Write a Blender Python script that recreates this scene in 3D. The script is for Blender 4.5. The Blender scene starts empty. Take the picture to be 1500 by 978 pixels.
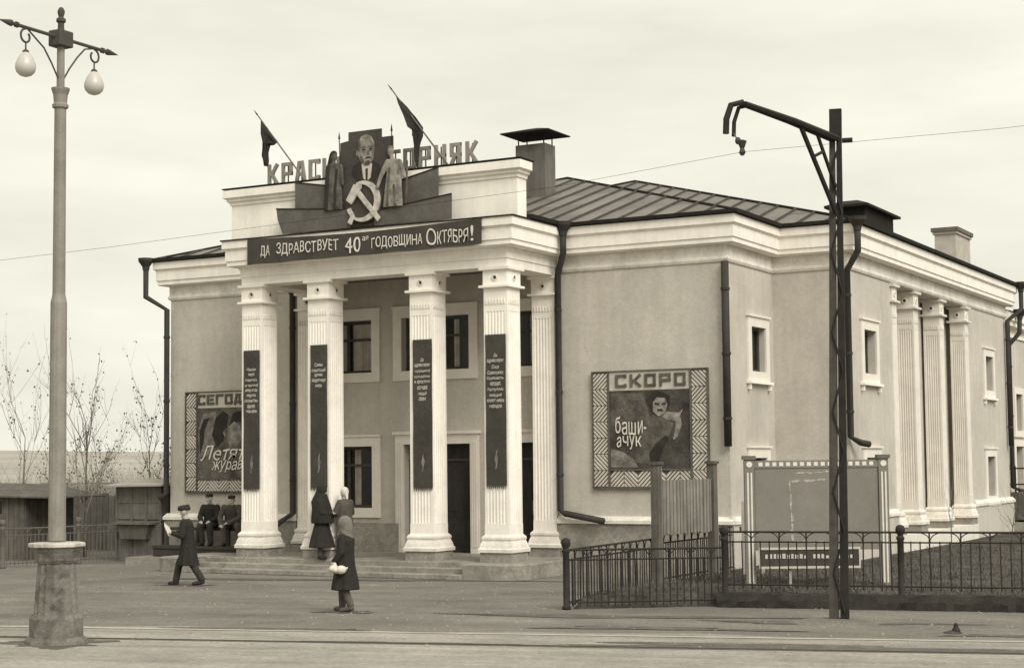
import bpy, bmesh, math, random
from mathutils import Vector, Matrix, Euler
random.seed(7)
S = bpy.context.scene
COL = S.collection
R_ = math.radians

# ------------------------------------------------------------------ camera
def make_camera():
    yaw, pitch, roll = 0.5012, 0.0682, -0.0105
    fw = Vector((-math.sin(yaw), math.cos(yaw), 0)); r = Vector((math.cos(yaw), math.sin(yaw), 0)); u = Vector((0, 0, 1))
    f2 = fw * math.cos(pitch) + u * math.sin(pitch); u2 = u * math.cos(pitch) - fw * math.sin(pitch)
    r3 = r * math.cos(roll) + u2 * math.sin(roll); u3 = u2 * math.cos(roll) - r * math.sin(roll)
    cd = bpy.data.cameras.new('camera'); c = bpy.data.objects.new('camera', cd); COL.objects.link(c)
    m = Matrix((r3, u3, -f2)).transposed().to_4x4(); m.translation = (24.9126, -31.9854, 2.4583)
    c.matrix_world = m
    cd.sensor_width = 36; cd.sensor_fit = 'HORIZONTAL'; cd.lens = 2451.7 / 1500 * 36
    cd.shift_y = 20.1 / 1500; cd.clip_start = .1; cd.clip_end = 6000
    S.camera = c
make_camera()

# ------------------------------------------------------------------ world and sun
SUN_AZ = 60      # degrees from the front normal (-Y) towards +X
SUN_EL = 42
W = bpy.data.worlds.new('World'); S.world = W; W.use_nodes = True
nt = W.node_tree; nt.nodes.clear()
def wn(t): return nt.nodes.new(t)
out = wn('ShaderNodeOutputWorld'); bg = wn('ShaderNodeBackground'); bg.inputs[1].default_value = 0.1
sky = wn('ShaderNodeTexSky'); sky.sky_type = 'NISHITA'; sky.sun_disc = False
sky.sun_elevation = R_(SUN_EL); sky.sun_rotation = R_(180 - SUN_AZ); sky.dust_density = 6; sky.air_density = 1.5
bw = wn('ShaderNodeRGBToBW'); nt.links.new(sky.outputs[0], bw.inputs[0])
tc = wn('ShaderNodeTexCoord'); mp = wn('ShaderNodeMapping'); mp.inputs['Scale'].default_value = (1.2, 1.2, 5.0)
nt.links.new(tc.outputs['Generated'], mp.inputs[0])
nz = wn('ShaderNodeTexNoise'); nz.inputs['Scale'].default_value = 2.6; nz.inputs['Detail'].default_value = 5; nz.inputs['Roughness'].default_value = .55
nt.links.new(mp.outputs[0], nz.inputs['Vector'])
rng = wn('ShaderNodeMapRange'); rng.inputs[1].default_value = .3; rng.inputs[2].default_value = .7; rng.inputs[3].default_value = 4.55; rng.inputs[4].default_value = 5.95
nt.links.new(nz.outputs[0], rng.inputs[0])
mixs = wn('ShaderNodeMath'); mixs.operation = 'MULTIPLY_ADD'; mixs.inputs[1].default_value = .03
nt.links.new(bw.outputs[0], mixs.inputs[0]); nt.links.new(rng.outputs[0], mixs.inputs[2])
tint = wn('ShaderNodeVectorMath'); tint.operation = 'SCALE'; tint.inputs[0].default_value = (1.0, .985, .85)
nt.links.new(mixs.outputs[0], tint.inputs['Scale']); nt.links.new(tint.outputs[0], bg.inputs[0]); nt.links.new(bg.outputs[0], out.inputs[0])

sd = bpy.data.lights.new('sun', 'SUN'); sd.energy = 1.8; sd.angle = R_(35); sd.color = (1.0, .97, .90)
so = bpy.data.objects.new('sun', sd); COL.objects.link(so); so.location = (20, -20, 30)
_d = Vector((math.sin(R_(SUN_AZ)) * math.cos(R_(SUN_EL)), -math.cos(R_(SUN_AZ)) * math.cos(R_(SUN_EL)), math.sin(R_(SUN_EL))))
so.rotation_euler = _d.to_track_quat('Z', 'Y').to_euler()
S.view_settings.view_transform = 'Standard'; S.view_settings.look = 'None'
S.view_settings.exposure = 0.76; S.view_settings.gamma = 1.0; S.view_settings.use_curve_mapping = False

# ------------------------------------------------------------------ materials
MATS = {}
def sepia(g, k=1.0):
    k *= 1.0 if g > .1 else 1.25
    return (min(1, g * (1 + .085 * k)), g, g * (1 - .125 * k))
def mat(name, g, rough=.85, amp=.18, scale=3.0, bump=.15, bscale=60, k=1.0, metal=0, rand=0, streak=None, spec=.3, blotch=None, speck=None, drift=None):
    """procedural grey-sepia surface: two noises of tone, fine relief, optional vertical streaks, blotches and per-piece tone"""
    m = bpy.data.materials.new(name); m.use_nodes = True
    n = m.node_tree.nodes; l = m.node_tree.links; b = n['Principled BSDF']
    b.inputs['Roughness'].default_value = rough; b.inputs['Metallic'].default_value = metal
    b.inputs['Specular IOR Level'].default_value = spec
    t = n.new('ShaderNodeTexCoord'); geo = n.new('ShaderNodeNewGeometry')
    def noise(sc, det=6, vec=None, ro=.6):
        x = n.new('ShaderNodeTexNoise'); x.inputs['Scale'].default_value = sc; x.inputs['Detail'].default_value = det; x.inputs['Roughness'].default_value = ro
        l.new(vec if vec else geo.outputs['Position'], x.inputs['Vector']); return x.outputs[0]
    def rngf(v, a, c, lo=.3, hi=.7):
        x = n.new('ShaderNodeMapRange'); x.inputs[1].default_value = lo; x.inputs[2].default_value = hi; x.inputs[3].default_value = a; x.inputs[4].default_value = c
        l.new(v, x.inputs[0]); return x.outputs[0]
    def mul(a, c):
        x = n.new('ShaderNodeMath'); x.operation = 'MULTIPLY'; l.new(a, x.inputs[0]); l.new(c, x.inputs[1]); return x.outputs[0]
    v = rngf(noise(scale), 1 - amp, 1 + amp)
    v = mul(v, rngf(noise(scale * 9, 4), 1 - amp * .55, 1 + amp * .55))
    if streak:
        mpg = n.new('ShaderNodeMapping'); mpg.inputs['Scale'].default_value = (streak[0], streak[0], streak[1]); l.new(geo.outputs['Position'], mpg.inputs[0])
        v = mul(v, rngf(noise(1, 4, mpg.outputs[0]), 1 - streak[2], 1 + streak[2] * .5))
    if blotch:
        v = mul(v, rngf(noise(blotch[0], 3), blotch[1], 1.0, .36, .5))
    if drift:   # long scuffs and tyre marks running along the street
        mpd = n.new('ShaderNodeMapping'); mpd.inputs['Rotation'].default_value = (0, 0, -math.atan(.262)); l.new(geo.outputs['Position'], mpd.inputs[0])
        mp2 = n.new('ShaderNodeMapping'); mp2.inputs['Scale'].default_value = (drift[0], drift[1], 1); l.new(mpd.outputs[0], mp2.inputs[0])
        v = mul(v, rngf(noise(1, 5, mp2.outputs[0], .65), 1 - drift[2], 1 + drift[2] * .7, .35, .65))
    if speck:
        v = mul(v, rngf(noise(speck[0], 3, ro=.8), 1 - speck[1], 1 + speck[1]))
    if rand:
        oi = n.new('ShaderNodeObjectInfo'); v = mul(v, rngf(oi.outputs['Random'], 1 - rand, 1 + rand, 0, 1))
    vm = n.new('ShaderNodeVectorMath'); vm.operation = 'SCALE'; vm.inputs[0].default_value = sepia(g, k)
    l.new(v, vm.inputs['Scale']); l.new(vm.outputs[0], b.inputs['Base Color'])
    if bump:
        bp = n.new('ShaderNodeBump'); bp.inputs['Strength'].default_value = bump; bp.inputs['Distance'].default_value = .02
        l.new(noise(bscale, 5), bp.inputs['Height']); l.new(bp.outputs[0], b.inputs['Normal'])
    MATS[name] = m; return m

mat('plaster', .48, .92, .08, .7, .35, 45, streak=(4.0, .2, .08), speck=(20, .1), blotch=(.8, .92))
mat('white_paint', .83, .85, .05, 1.5, .3, 30, k=.75, streak=(6, .4, .07), blotch=(1.7, .93), speck=(26, .05))
mat('white_worn', .70, .85, .12, 2.5, .2, 40, k=.8, streak=(8, .6, .05), blotch=(2.0, .86), speck=(22, .1))
mat('frame_white', .70, .8, .07, 2, .12, 50, k=.85)
mat('plinth_stone', .27, .95, .22, 2.2, .6, 14, blotch=(1.3, .75), speck=(12, .18))
mat('step_stone', .25, .95, .2, 1.6, .5, 25, blotch=(1.8, .8), speck=(14, .18))
mat('loggia_white', .66, .85, .08, 2.5, .2, 40, k=.8, streak=(8, .6, .06))
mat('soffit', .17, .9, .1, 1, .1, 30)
mat('roof_metal', .145, .6, .12, 1.2, .1, 12, metal=.0, rand=.22, streak=(3, 3, .1), spec=.4)
mat('roof_seam', .06, .8, .2, 3, .1, 30)
mat('dark_metal', .02, .85, .2, 4, .1, 40, spec=.12)
mat('pipe_metal', .035, .75, .25, 3, .1, 40)
mat('fence_weathered', .11, .9, .25, 8, .15, 60)
mat('iron', .025, .8, .25, 8, .15, 60)
mat('pole_left', .06, .9, .3, 4, .3, 40, streak=(10, .5, .3))
mat('pole_steel', .02, .85, .3, 5, .2, 50)
mat('lamp_paint', .22, .75, .15, 3, .15, 50, streak=(12, .5, .12))
mat('lamp_dark', .06, .7, .2, 6, .15, 50)
mat('glass_globe', .47, .35, .03, 6, 0, k=.7, spec=.5)
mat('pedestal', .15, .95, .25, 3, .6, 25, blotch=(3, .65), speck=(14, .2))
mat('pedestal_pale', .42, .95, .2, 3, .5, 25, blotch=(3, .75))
mat('dirt', .168, .97, .17, .45, .6, 14, blotch=(.35, .86), streak=(.5, .5, .10), speck=(16, .28), drift=(.16, 1.1, .16))
mat('road', .285, .96, .14, .6, .45, 16, blotch=(.55, .84), streak=(1.5, 1.5, .08), speck=(14, .22), drift=(.10, 1.5, .20))
mat('soil', .058, .98, .5, 1.3, 1.0, 8, blotch=(.9, .6), speck=(9, .4))
mat('rail_steel', .46, .5, .12, 2, 0)
mat('rail_groove', .10, .8, .2, 4, 0)
mat('kerb_earth', .03, .97, .35, 2.5, .8, 12)
mat('mud_shade', .105, .97, .3, 2.5, .6, 14, speck=(14, .25))  # dark earth tone, also used for shade painted on the ground
mat('kerb', .20, .95, .25, 3, .4, 25)
mat('wood_dark', .10, .85, .25, 3, .3, 30, streak=(14, .8, .25), rand=.12)
mat('wood_mid', .15, .85, .2, 3, .3, 30, streak=(16, .8, .25), rand=.14)
mat('wood_rib', .21, .85, .2, 3, .3, 30, streak=(16, .8, .2), rand=.2)
mat('wood_pale', .34, .85, .2, 3, .3, 30, streak=(16, .8, .2), rand=.1)
mat('bench_wood', .045, .85, .25, 3, .3, 30, rand=.1)
mat('banner_cloth', .055, .95, .2, 1.5, .9, 7)
mat('panel_cloth', .105, .95, .22, 2.2, .25, 60)
mat('flag_cloth', .025, .95, .15, 4, .2, 90)
mat('letter_white', .62, .85, .08, 8, .05, 60, k=.8)
mat('letter_pale', .46, .85, .12, 8, .05, 60)
mat('sign_grey', .24, .8, .15, 6, .1, 60)
mat('emblem_paint', .47, .9, .2, 5, .2, 40, k=.8, blotch=(5, .8))
mat('poster_canvas', .055, .9, .6, 2.6, .3, 30)
mat('poster_canvas2', .10, .9, .55, 2.8, .3, 30)
mat('poster_dark', .028, .9, .3, 3, 0)
mat('poster_mid', .09, .9, .6, 3.5, 0)
mat('poster_skin', .21, .9, .6, 5, 0)
mat('poster_pale', .16, .9, .65, 4, 0)
mat('chalk', .36, .9, .4, 12, .1, 60)
mat('slat', .50, .85, .12, 4, .1, 60, rand=.08)
mat('slat_back', .09, .9, .12, 4, .1, 60)
mat('board_grey', .19, .9, .10, 2, .15, 60)
mat('window_dark', .015, .2, .2, 3, .06, 3, spec=.35)
mat('window_wood', .06, .7, .2, 6, .1, 40)
mat('curtain', .36, .95, .2, 4, .2, 40, streak=(18, .3, .35))
mat('door_dark', .028, .7, .3, 5, .15, 40, streak=(8, 1, .25))
mat('skin', .36, .6, .08, 20, 0)
mat('hair', .025, .8, .2, 30, .2, 90)
mat('coat_black', .022, .95, .2, 12, .3, 80)
mat('coat_dark', .035, .95, .22, 10, .3, 80)
mat('coat_brown', .075, .95, .2, 10, .3, 80)
mat('cloth_grey', .15, .95, .15, 14, .3, 80)
mat('cloth_pale', .55, .95, .15, 14, .3, 80)
mat('stocking', .085, .95, .15, 14, .2, 80)
mat('boot', .025, .6, .2, 14, .1, 60)
mat('paper', .75, .9, .05, 10, .05, 60)
mat('bark', .13, .95, .25, 10, .4, 60)
mat('twig', .22, .95, .2, 10, 0)
mat('leaf', .11, .9, .3, 20, 0)
mat('dry_grass', .10, .95, .5, 1.2, 0)
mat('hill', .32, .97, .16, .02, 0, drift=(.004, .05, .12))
mat('chimney_plaster', .13, .95, .2, 2.5, .3, 30, streak=(7, .5, .22))
mat('chimney_pale', .40, .95, .15, 2.5, .3, 30)
mat('insulator', .04, .4, .1, 10, 0)
mat('shed_roof', .33, .9, .15, 2, .2, 20)

# ------------------------------------------------------------------ mesh helpers
ORG = {}
def org(p): return ORG.get(p.name, Vector((0, 0, 0))) if p else Vector((0, 0, 0))
def tag(o, label=None, cat=None, group=None, kind=None):
    for k, v in (('label', label), ('category', cat), ('group', group), ('kind', kind)):
        if v: o[k] = v
    return o
def thing(name, loc, label, cat, group=None):
    o = bpy.data.objects.new(name, None); COL.objects.link(o); o.location = loc; o.empty_display_size = .2
    ORG[o.name] = Vector(loc); return tag(o, label, cat, group)
def place(name, me, loc, parent, rot=None):
    o = bpy.data.objects.new(name, me); COL.objects.link(o); o.location = Vector(loc) - org(parent)
    if rot is not None: o.rotation_euler = rot
    if parent: o.parent = parent
    ORG[o.name] = Vector(loc)
    return o
class MB:
    def __init__(s): s.v = []; s.f = []
    def add(s, vs, fs):
        n = len(s.v); s.v += [tuple(x) for x in vs]; s.f += [tuple(i + n for i in f) for f in fs]; return s
    def box(s, x0, x1, y0, y1, z0, z1):
        return s.add([(x0, y0, z0), (x1, y0, z0), (x1, y1, z0), (x0, y1, z0), (x0, y0, z1), (x1, y0, z1), (x1, y1, z1), (x0, y1, z1)],
                     [(0, 3, 2, 1), (4, 5, 6, 7), (0, 1, 5, 4), (1, 2, 6, 5), (2, 3, 7, 6), (3, 0, 4, 7)])
    def fbox(s, F, s0, s1, d0, d1, z0, z1):
        return s.add([F(*p) for p in ((s0, d1, z0), (s1, d1, z0), (s1, d0, z0), (s0, d0, z0), (s0, d1, z1), (s1, d1, z1), (s1, d0, z1), (s0, d0, z1))],
                     [(0, 3, 2, 1), (4, 5, 6, 7), (0, 1, 5, 4), (1, 2, 6, 5), (2, 3, 7, 6), (3, 0, 4, 7)])
    def loft(s, rings, cap=True, close=True):
        n = len(rings[0]); b = len(s.v)
        for r in rings: s.v += [tuple(p) for p in r]
        for i in range(len(rings) - 1):
            for j in range(n if close else n - 1):
                k = (j + 1) % n
                s.f.append((b + i * n + j, b + i * n + k, b + (i + 1) * n + k, b + (i + 1) * n + j))
        if cap:
            s.f.append(tuple(b + j for j in reversed(range(n)))); s.f.append(tuple(b + (len(rings) - 1) * n + j for j in range(n)))
        return s
    def tube(s, pts, rad, n=8, cap=True):
        pts = [Vector(p) for p in pts]
        if not hasattr(rad, '__len__'): rad = [rad] * len(pts)
        rings = []; up = None
        for i, p in enumerate(pts):
            t = (pts[min(i + 1, len(pts) - 1)] - pts[max(i - 1, 0)]).normalized()
            a = t.cross(Vector((0, 0, 1)) if abs(t.z) < .95 else Vector((1, 0, 0))) if up is None else (up - t * up.dot(t))
            a.normalize(); up = a; b = t.cross(a)
            rings.append([p + a * math.cos(2 * math.pi * k / n) * rad[i] + b * math.sin(2 * math.pi * k / n) * rad[i] for k in range(n)])
        return s.loft(rings, cap)
    def lathe(s, prof, c, n=16, rot=0):
        return s.loft([[(c[0] + r * math.cos(2 * math.pi * k / n + rot), c[1] + r * math.sin(2 * math.pi * k / n + rot), c[2] + z) for k in range(n)] for r, z in prof])
    def sq(s, prof, c):
        return s.loft([[(c[0] + a * h, c[1] + b * h, z) for a, b in ((-1, -1), (1, -1), (1, 1), (-1, 1))] for z, h in prof])
    def prism(s, poly, F, d0, d1):
        """poly in (s,z) counter-clockwise seen from outside, extruded between depths d0 < d1"""
        n = len(poly); b = len(s.v)
        s.v += [tuple(F(p[0], d1, p[1])) for p in poly] + [tuple(F(p[0], d0, p[1])) for p in poly]
        s.f.append(tuple(b + i for i in range(n))); s.f.append(tuple(b + n + i for i in reversed(range(n))))
        for i in range(n):
            j = (i + 1) % n; s.f.append((b + i, b + n + i, b + n + j, b + j))
        return s
    def ball(s, c, r, seg=10, rings=7, sc=(1, 1, 1)):
        pr = [[(c[0] + sc[0] * r * math.sin(math.pi * i / rings) * math.cos(2 * math.pi * k / seg), c[1] + sc[1] * r * math.sin(math.pi * i / rings) * math.sin(2 * math.pi * k / seg), c[2] - sc[2] * r * math.cos(math.pi * i / rings)) for k in range(seg)] for i in range(rings + 1)]
        pr[0] = [(c[0] + (p[0] - c[0]) * .01 + .0005 * math.cos(k), c[1] + .0005 * math.sin(k), p[2]) for k, p in enumerate(pr[0])]
        return s.loft(pr)
    def mesh(s, name, m, smooth=False, off=(0, 0, 0)):
        me = bpy.data.meshes.new(name)
        me.from_pydata([(v[0] - off[0], v[1] - off[1], v[2] - off[2]) for v in s.v], [], s.f)
        if m: me.materials.append(MATS[m] if isinstance(m, str) else m)
        bm = bmesh.new(); bm.from_mesh(me); bmesh.ops.recalc_face_normals(bm, faces=bm.faces[:]); bm.to_mesh(me); bm.free()
        if smooth: me.shade_smooth()
        me.update(); return me
    def build(s, name, m, parent=None, smooth=False, bevel=0):
        p = org(parent)
        o = bpy.data.objects.new(name, s.mesh(name, m, smooth, p)); COL.objects.link(o)
        if parent: o.parent = parent
        ORG[o.name] = p.copy()
        if bevel:
            bv = o.modifiers.new('bevel', 'BEVEL'); bv.width = bevel; bv.segments = 2; bv.limit_method = 'ANGLE'
        return o
def frame(p0, d):
    """local frame of a wall: s along d, depth positive outward (right of d), z up"""
    p0 = Vector((p0[0], p0[1], 0)); d = Vector((d[0], d[1], 0)).normalized(); n = Vector((d.y, -d.x, 0))
    return lambda s_, d_, z_: p0 + d * s_ + n * d_ + Vector((0, 0, z_))
def clip(poly, rect):
    x0, x1, y0, y1 = rect
    for ax, v, sg in ((0, x0, 1), (0, x1, -1), (1, y0, 1), (1, y1, -1)):
        poly = clip_half(poly, lambda p: sg * (p[ax] - v))
        if len(poly) < 3: return []
    return poly
def clip_half(poly, f):
    o = []
    for i in range(len(poly)):
        a, b = poly[i], poly[(i + 1) % len(poly)]; fa, fb = f(a), f(b)
        if fa >= 0: o.append(a)
        if (fa >= 0) != (fb >= 0):
            t = fa / (fa - fb); o.append((a[0] + (b[0] - a[0]) * t, a[1] + (b[1] - a[1]) * t))
    return o
def sweep(mb, path, prof):
    rings = []
    P = [Vector(p) for p in path]
    for i, p in enumerate(P):
        ns = []
        if i > 0: d = (p - P[i - 1]).normalized(); ns.append(Vector((d.y, -d.x)))
        if i < len(P) - 1: d = (P[i + 1] - p).normalized(); ns.append(Vector((d.y, -d.x)))
        n = ns[0] if len(ns) == 1 else (ns[0] + ns[1]) / (1 + ns[0].dot(ns[1]))
        rings.append([(p.x + n.x * o, p.y + n.y * o, z) for o, z in prof])
    return mb.loft(rings)
def wall(mb, p0, p1, z0, z1, ops, depth):
    L = (Vector(p1) - Vector(p0)).length; F = frame(p0, Vector(p1) - Vector(p0))
    ss = sorted({0, L, *[o[0] for o in ops], *[o[1] for o in ops]}); zs = sorted({z0, z1, *[o[2] for o in ops], *[o[3] for o in ops]})
    for a, b in zip(ss, ss[1:]):
        for c, e in zip(zs, zs[1:]):
            if any(o[0] - 1e-6 <= a and b <= o[1] + 1e-6 and o[2] - 1e-6 <= c and e <= o[3] + 1e-6 for o in ops): continue
            mb.add([F(a, 0, c), F(b, 0, c), F(b, 0, e), F(a, 0, e)], [(0, 1, 2, 3)])
    for a, b, c, e in ops:
        mb.add([F(a, 0, c), F(b, 0, c), F(b, 0, e), F(a, 0, e), F(a, -depth, c), F(b, -depth, c), F(b, -depth, e), F(a, -depth, e)],
               [(0, 4, 5, 1), (1, 5, 6, 2), (2, 6, 7, 3), (3, 7, 4, 0), (4, 7, 6, 5)])
def text_obj(name, body, F, s0, s1, z0, z1, d, m, parent, thick=.006, slant=0, shear=0, bold=0, wob=.05):
    """lettering fitted into a rectangle of a wall frame"""
    c = bpy.data.curves.new(name, 'FONT'); c.body = body; c.extrude = .5; c.resolution_u = 3; c.shear = shear; c.offset = bold
    o = bpy.data.objects.new(name, c); COL.objects.link(o); bpy.context.view_layer.update()
    me = bpy.data.meshes.new_from_object(o.evaluated_get(bpy.context.evaluated_depsgraph_get()))
    bpy.data.objects.remove(o); bpy.data.curves.remove(c)
    xs = [v.co.x for v in me.vertices]; ys = [v.co.y for v in me.vertices]
    ax, bx, ay, by = min(xs), max(xs), min(ys), max(ys); P = org(parent)
    for v in me.vertices:
        ss = s0 + (v.co.x - ax) / (bx - ax) * (s1 - s0); zz = z0 + (v.co.y - ay) / (by - ay) * (z1 - z0) + slant * (ss - s0)
        ss += wob * (z1 - z0) * math.sin(7 * ss / (z1 - z0) + 1.3) * .5; zz += wob * (z1 - z0) * (math.sin(3.1 * ss / (z1 - z0)) + .5 * math.sin(8.3 * ss / (z1 - z0) + 2 * zz))
        v.co = F(ss, d + (v.co.z) * thick, zz) - P
    me.materials.append(MATS[m]); me.name = name
    q = bpy.data.objects.new(name, me); COL.objects.link(q); q.parent = parent; ORG[q.name] = P.copy(); return q
GLY = {  # block letters as strokes on a 0..1 x 0..1 cell
 'К': [((0, 0), (0, 1)), ((0, .5), (.35, .5)), ((.35, .5), (1, 1)), ((.35, .5), (1, 0))],
 'Р': [((0, 0), (0, 1)), ((0, 1), (1, 1)), ((1, 1), (1, .45)), ((0, .45), (1, .45))],
 'А': [((0, 0), (.32, 1)), ((1, 0), (.68, 1)), ((.32, 1), (.68, 1)), ((.16, .36), (.84, .36))],
 'С': [((1, 1), (0, 1)), ((0, 1), (0, 0)), ((0, 0), (1, 0)), ((1, 0), (1, .08)), ((1, 1), (1, .92))],
 'Н': [((0, 0), (0, 1)), ((1, 0), (1, 1)), ((0, .5), (1, .5))],
 'Ы': [((0, 0), (0, 1)), ((0, .5), (.55, .5)), ((.55, .5), (.55, 0)), ((0, 0), (.55, 0)), ((1, 0), (1, 1))],
 'Й': [((0, 0), (0, 1)), ((1, 0), (1, 1)), ((0, 0), (1, 1)), ((.3, 1.2), (.7, 1.2))],
 'Г': [((0, 0), (0, 1)), ((0, 1), (1, 1))],
 'О': [((0, 0), (0, 1)), ((0, 1), (1, 1)), ((1, 1), (1, 0)), ((0, 0), (1, 0))],
 'Я': [((1, 0), (1, 1)), ((1, 1), (0, 1)), ((0, 1), (0, .45)), ((0, .45), (1, .45)), ((.45, .45), (0, 0))],
 'Е': [((0, 0), (0, 1)), ((0, 1), (1, 1)), ((0, .5), (.85, .5)), ((0, 0), (1, 0))],
 'Д': [((.1, .12), (.3, 1)), ((.3, 1), (.8, 1)), ((.8, 1), (.8, .12)), ((0, .12), (1, .12)), ((0, .12), (0, -.1)), ((1, .12), (1, -.1))],
}
def block_letter(mb, ch, F, s0, s1, z0, z1, w, d0, d1):
    for a, b in GLY[ch]:
        A = Vector((s0 + w / 2 + a[0] * (s1 - s0 - w), z0 + w / 2 + a[1] * (z1 - z0 - w))); B = Vector((s0 + w / 2 + b[0] * (s1 - s0 - w), z0 + w / 2 + b[1] * (z1 - z0 - w)))
        t = (B - A).normalized(); n = Vector((-t.y, t.x)) * w / 2; A -= t * w / 2; B += t * w / 2
        e = random.uniform(0, .002)
        mb.prism([A - n, B - n, B + n, A + n], F, d0 - e, d1 + e)

# ================================================================== SETTING
G = -.06
o = MB().add([(-1500, -300, G), (1500, -300, G), (1500, 2500, G), (-1500, 2500, G)], [(0, 1, 2, 3)]).build('ground', 'dirt'); tag(o, kind='structure')
# street surface on the camera side of the tram track
SD = Vector((1, .262, 0)).normalized(); SN = Vector((-SD.y, SD.x, 0)); R1 = Vector((12.98, -10.31, 0))
def st(a, b, z=0): return R1 + SD * a + SN * b + Vector((0, 0, z))
mb = MB(); N = 90; up = []; dn = []
for i in range(N + 1):
    a = -60 + 120 * i / N; e = .32 + .12 * math.sin(a * .9) + .1 * math.sin(a * 2.3 + 1) + random.uniform(-.04, .04)
    up.append(st(a, e, G + .004)); dn.append(st(a, -40, G + .004))
mb.loft([dn, up], cap=False, close=False); o = mb.build('road', 'road'); tag(o, kind='structure')
# distant hills beyond the yard on the left
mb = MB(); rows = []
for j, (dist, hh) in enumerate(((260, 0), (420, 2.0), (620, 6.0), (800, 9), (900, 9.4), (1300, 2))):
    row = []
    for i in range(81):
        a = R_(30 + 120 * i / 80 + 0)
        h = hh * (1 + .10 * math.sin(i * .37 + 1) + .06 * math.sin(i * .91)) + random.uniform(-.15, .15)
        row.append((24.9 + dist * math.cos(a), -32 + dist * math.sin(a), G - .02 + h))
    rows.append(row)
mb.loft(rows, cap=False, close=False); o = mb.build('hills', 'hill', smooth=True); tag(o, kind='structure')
# raised garden bed inside the fence
mb = MB()
gp = [(11.9, -6.2), (14.15, -4.62), (17.1, -4.1), (24, -2.9), (24, 40), (11.7, 40), (11.7, 2.0)]
cx_, cy_ = 17, 12
rng_ = random.Random(3)
inner = []; outer = []
for p in gp:
    outer.append((p[0], p[1], G - .02)); v = Vector((cx_ - p[0], cy_ - p[1])).normalized()
    inner.append((p[0] + v.x * .35, p[1] + v.y * .35, .15))
mb.loft([outer, inner], cap=False); mb.add(inner, [tuple(range(len(inner)))])
o = mb.build('garden_ground', 'soil'); tag(o, kind='structure')
# trodden muddy stains, plus shade painted round lamp, pole and people's feet, ragged outlines
rgm = random.Random(4)
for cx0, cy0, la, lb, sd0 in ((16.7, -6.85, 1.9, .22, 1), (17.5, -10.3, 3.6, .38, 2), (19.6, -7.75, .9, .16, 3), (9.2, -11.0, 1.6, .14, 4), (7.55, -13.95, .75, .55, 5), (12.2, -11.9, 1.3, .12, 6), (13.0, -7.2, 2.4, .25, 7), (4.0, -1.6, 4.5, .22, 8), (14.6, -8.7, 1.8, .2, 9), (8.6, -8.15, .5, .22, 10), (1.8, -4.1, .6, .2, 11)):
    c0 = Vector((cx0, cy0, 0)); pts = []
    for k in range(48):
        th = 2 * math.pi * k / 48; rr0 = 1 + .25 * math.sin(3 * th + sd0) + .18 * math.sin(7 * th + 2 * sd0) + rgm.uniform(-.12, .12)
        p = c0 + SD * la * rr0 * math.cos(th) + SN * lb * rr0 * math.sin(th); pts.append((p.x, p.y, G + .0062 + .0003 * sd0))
    o = MB().add(pts, [tuple(range(48))]).build('mud_shade_patch', 'mud_shade'); tag(o, kind='structure')
# tram rails
for off, lab in ((0, 'pale worn tram rail along the plaza edge, the farther of the pair'), (-1.42, 'dark edged tram rail nearer the bottom of the photo')):
    t = thing('tram_rail', st(0, off, G), lab, 'rail', 'rails of the tram track')
    mb = MB(); mb.loft([[st(-60, off - .035, G + .003), st(-60, off + .035, G + .003), st(-60, off + .035, G + .014), st(-60, off - .035, G + .014)], [st(60, off - .035, G + .003), st(60, off + .035, G + .003), st(60, off + .035, G + .014), st(60, off - .035, G + .014)]])
    mb.build('rail_head', 'rail_steel' if off == 0 else 'pipe_metal', t)
    gw = .012 if off == 0 else .06; mb = MB(); o2 = off - .052
    mb.loft([[st(-60, o2 - gw, G + .003), st(-60, o2 + .015, G + .003), st(-60, o2 + .015, G + .009), st(-60, o2 - gw, G + .009)], [st(60, o2 - gw, G + .003), st(60, o2 + .015, G + .003), st(60, o2 + .015, G + .009), st(60, o2 - gw, G + .009)]])
    mb.build('flange_groove', 'rail_groove', t)

# ================================================================== BUILDING
YW, YC, YR, XH, YH = 2.33, 2.91, 5.22, 13.29, 21.53
XL, XR, XP = -4.15, 11.5, 7.28
CEN = XP / 2
B = thing('cinema_building', (CEN, 0, G), 'two storey plastered cinema with white columned portico and metal roof', 'building')
PT = .29  # platform top
# --- walls
WZ1, WZ2 = 5.74, 4.19
fl = frame((XL, YW), (1, 0)); fr = frame((XP + .02, YW), (1, 0)); fc = frame((.0, YC), (1, 0)); fs = frame((XR, YW), (0, 1)); fh = frame((XH, YR), (0, 1))
up_ops = [(s0, s1, 4.72, 6.04) for s0, s1 in ((.1, 1.82), (2.69, 4.63), (5.46, 7.18))]
low_ops = [(.1, 1.82, 1.36, 2.89), (2.75, 4.64, PT, 2.92), (5.46, 7.18, PT, 2.92)]
mb = MB()
wall(mb, (XL, 20), (XL, YW), G, 7.25, [], .3)
wall(mb, (XL, YW), (-.05, YW), G, 7.25, [], .3)
wall(mb, (-.05, YW), (-.05, YC), G, 7.25, [], .3)
wall(mb, (-.05, YC), (XP + .02, YC), G, 7.25, [(a + .05, b + .05, c, d) for a, b, c, d in up_ops + low_ops], .28)
wall(mb, (XP + .02, YC), (XP + .02, YW), G, 7.25, [], .3)
wall(mb, (XP + .02, YW), (XR, YW), G, 7.25, [], .3)
wall(mb, (XR, YW), (XR, YR), G, 7.25, [(3.69 - YW, 4.62 - YW, 4.45, 5.47), (3.62 - YW, 4.55 - YW, 1.35, 2.5)], .34)
wall(mb, (XR, YR), (XH, YR), G, 7.25, [], .3)
LG0, LG1 = 9.1, 16.55   # loggia recess in the side wall
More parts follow.
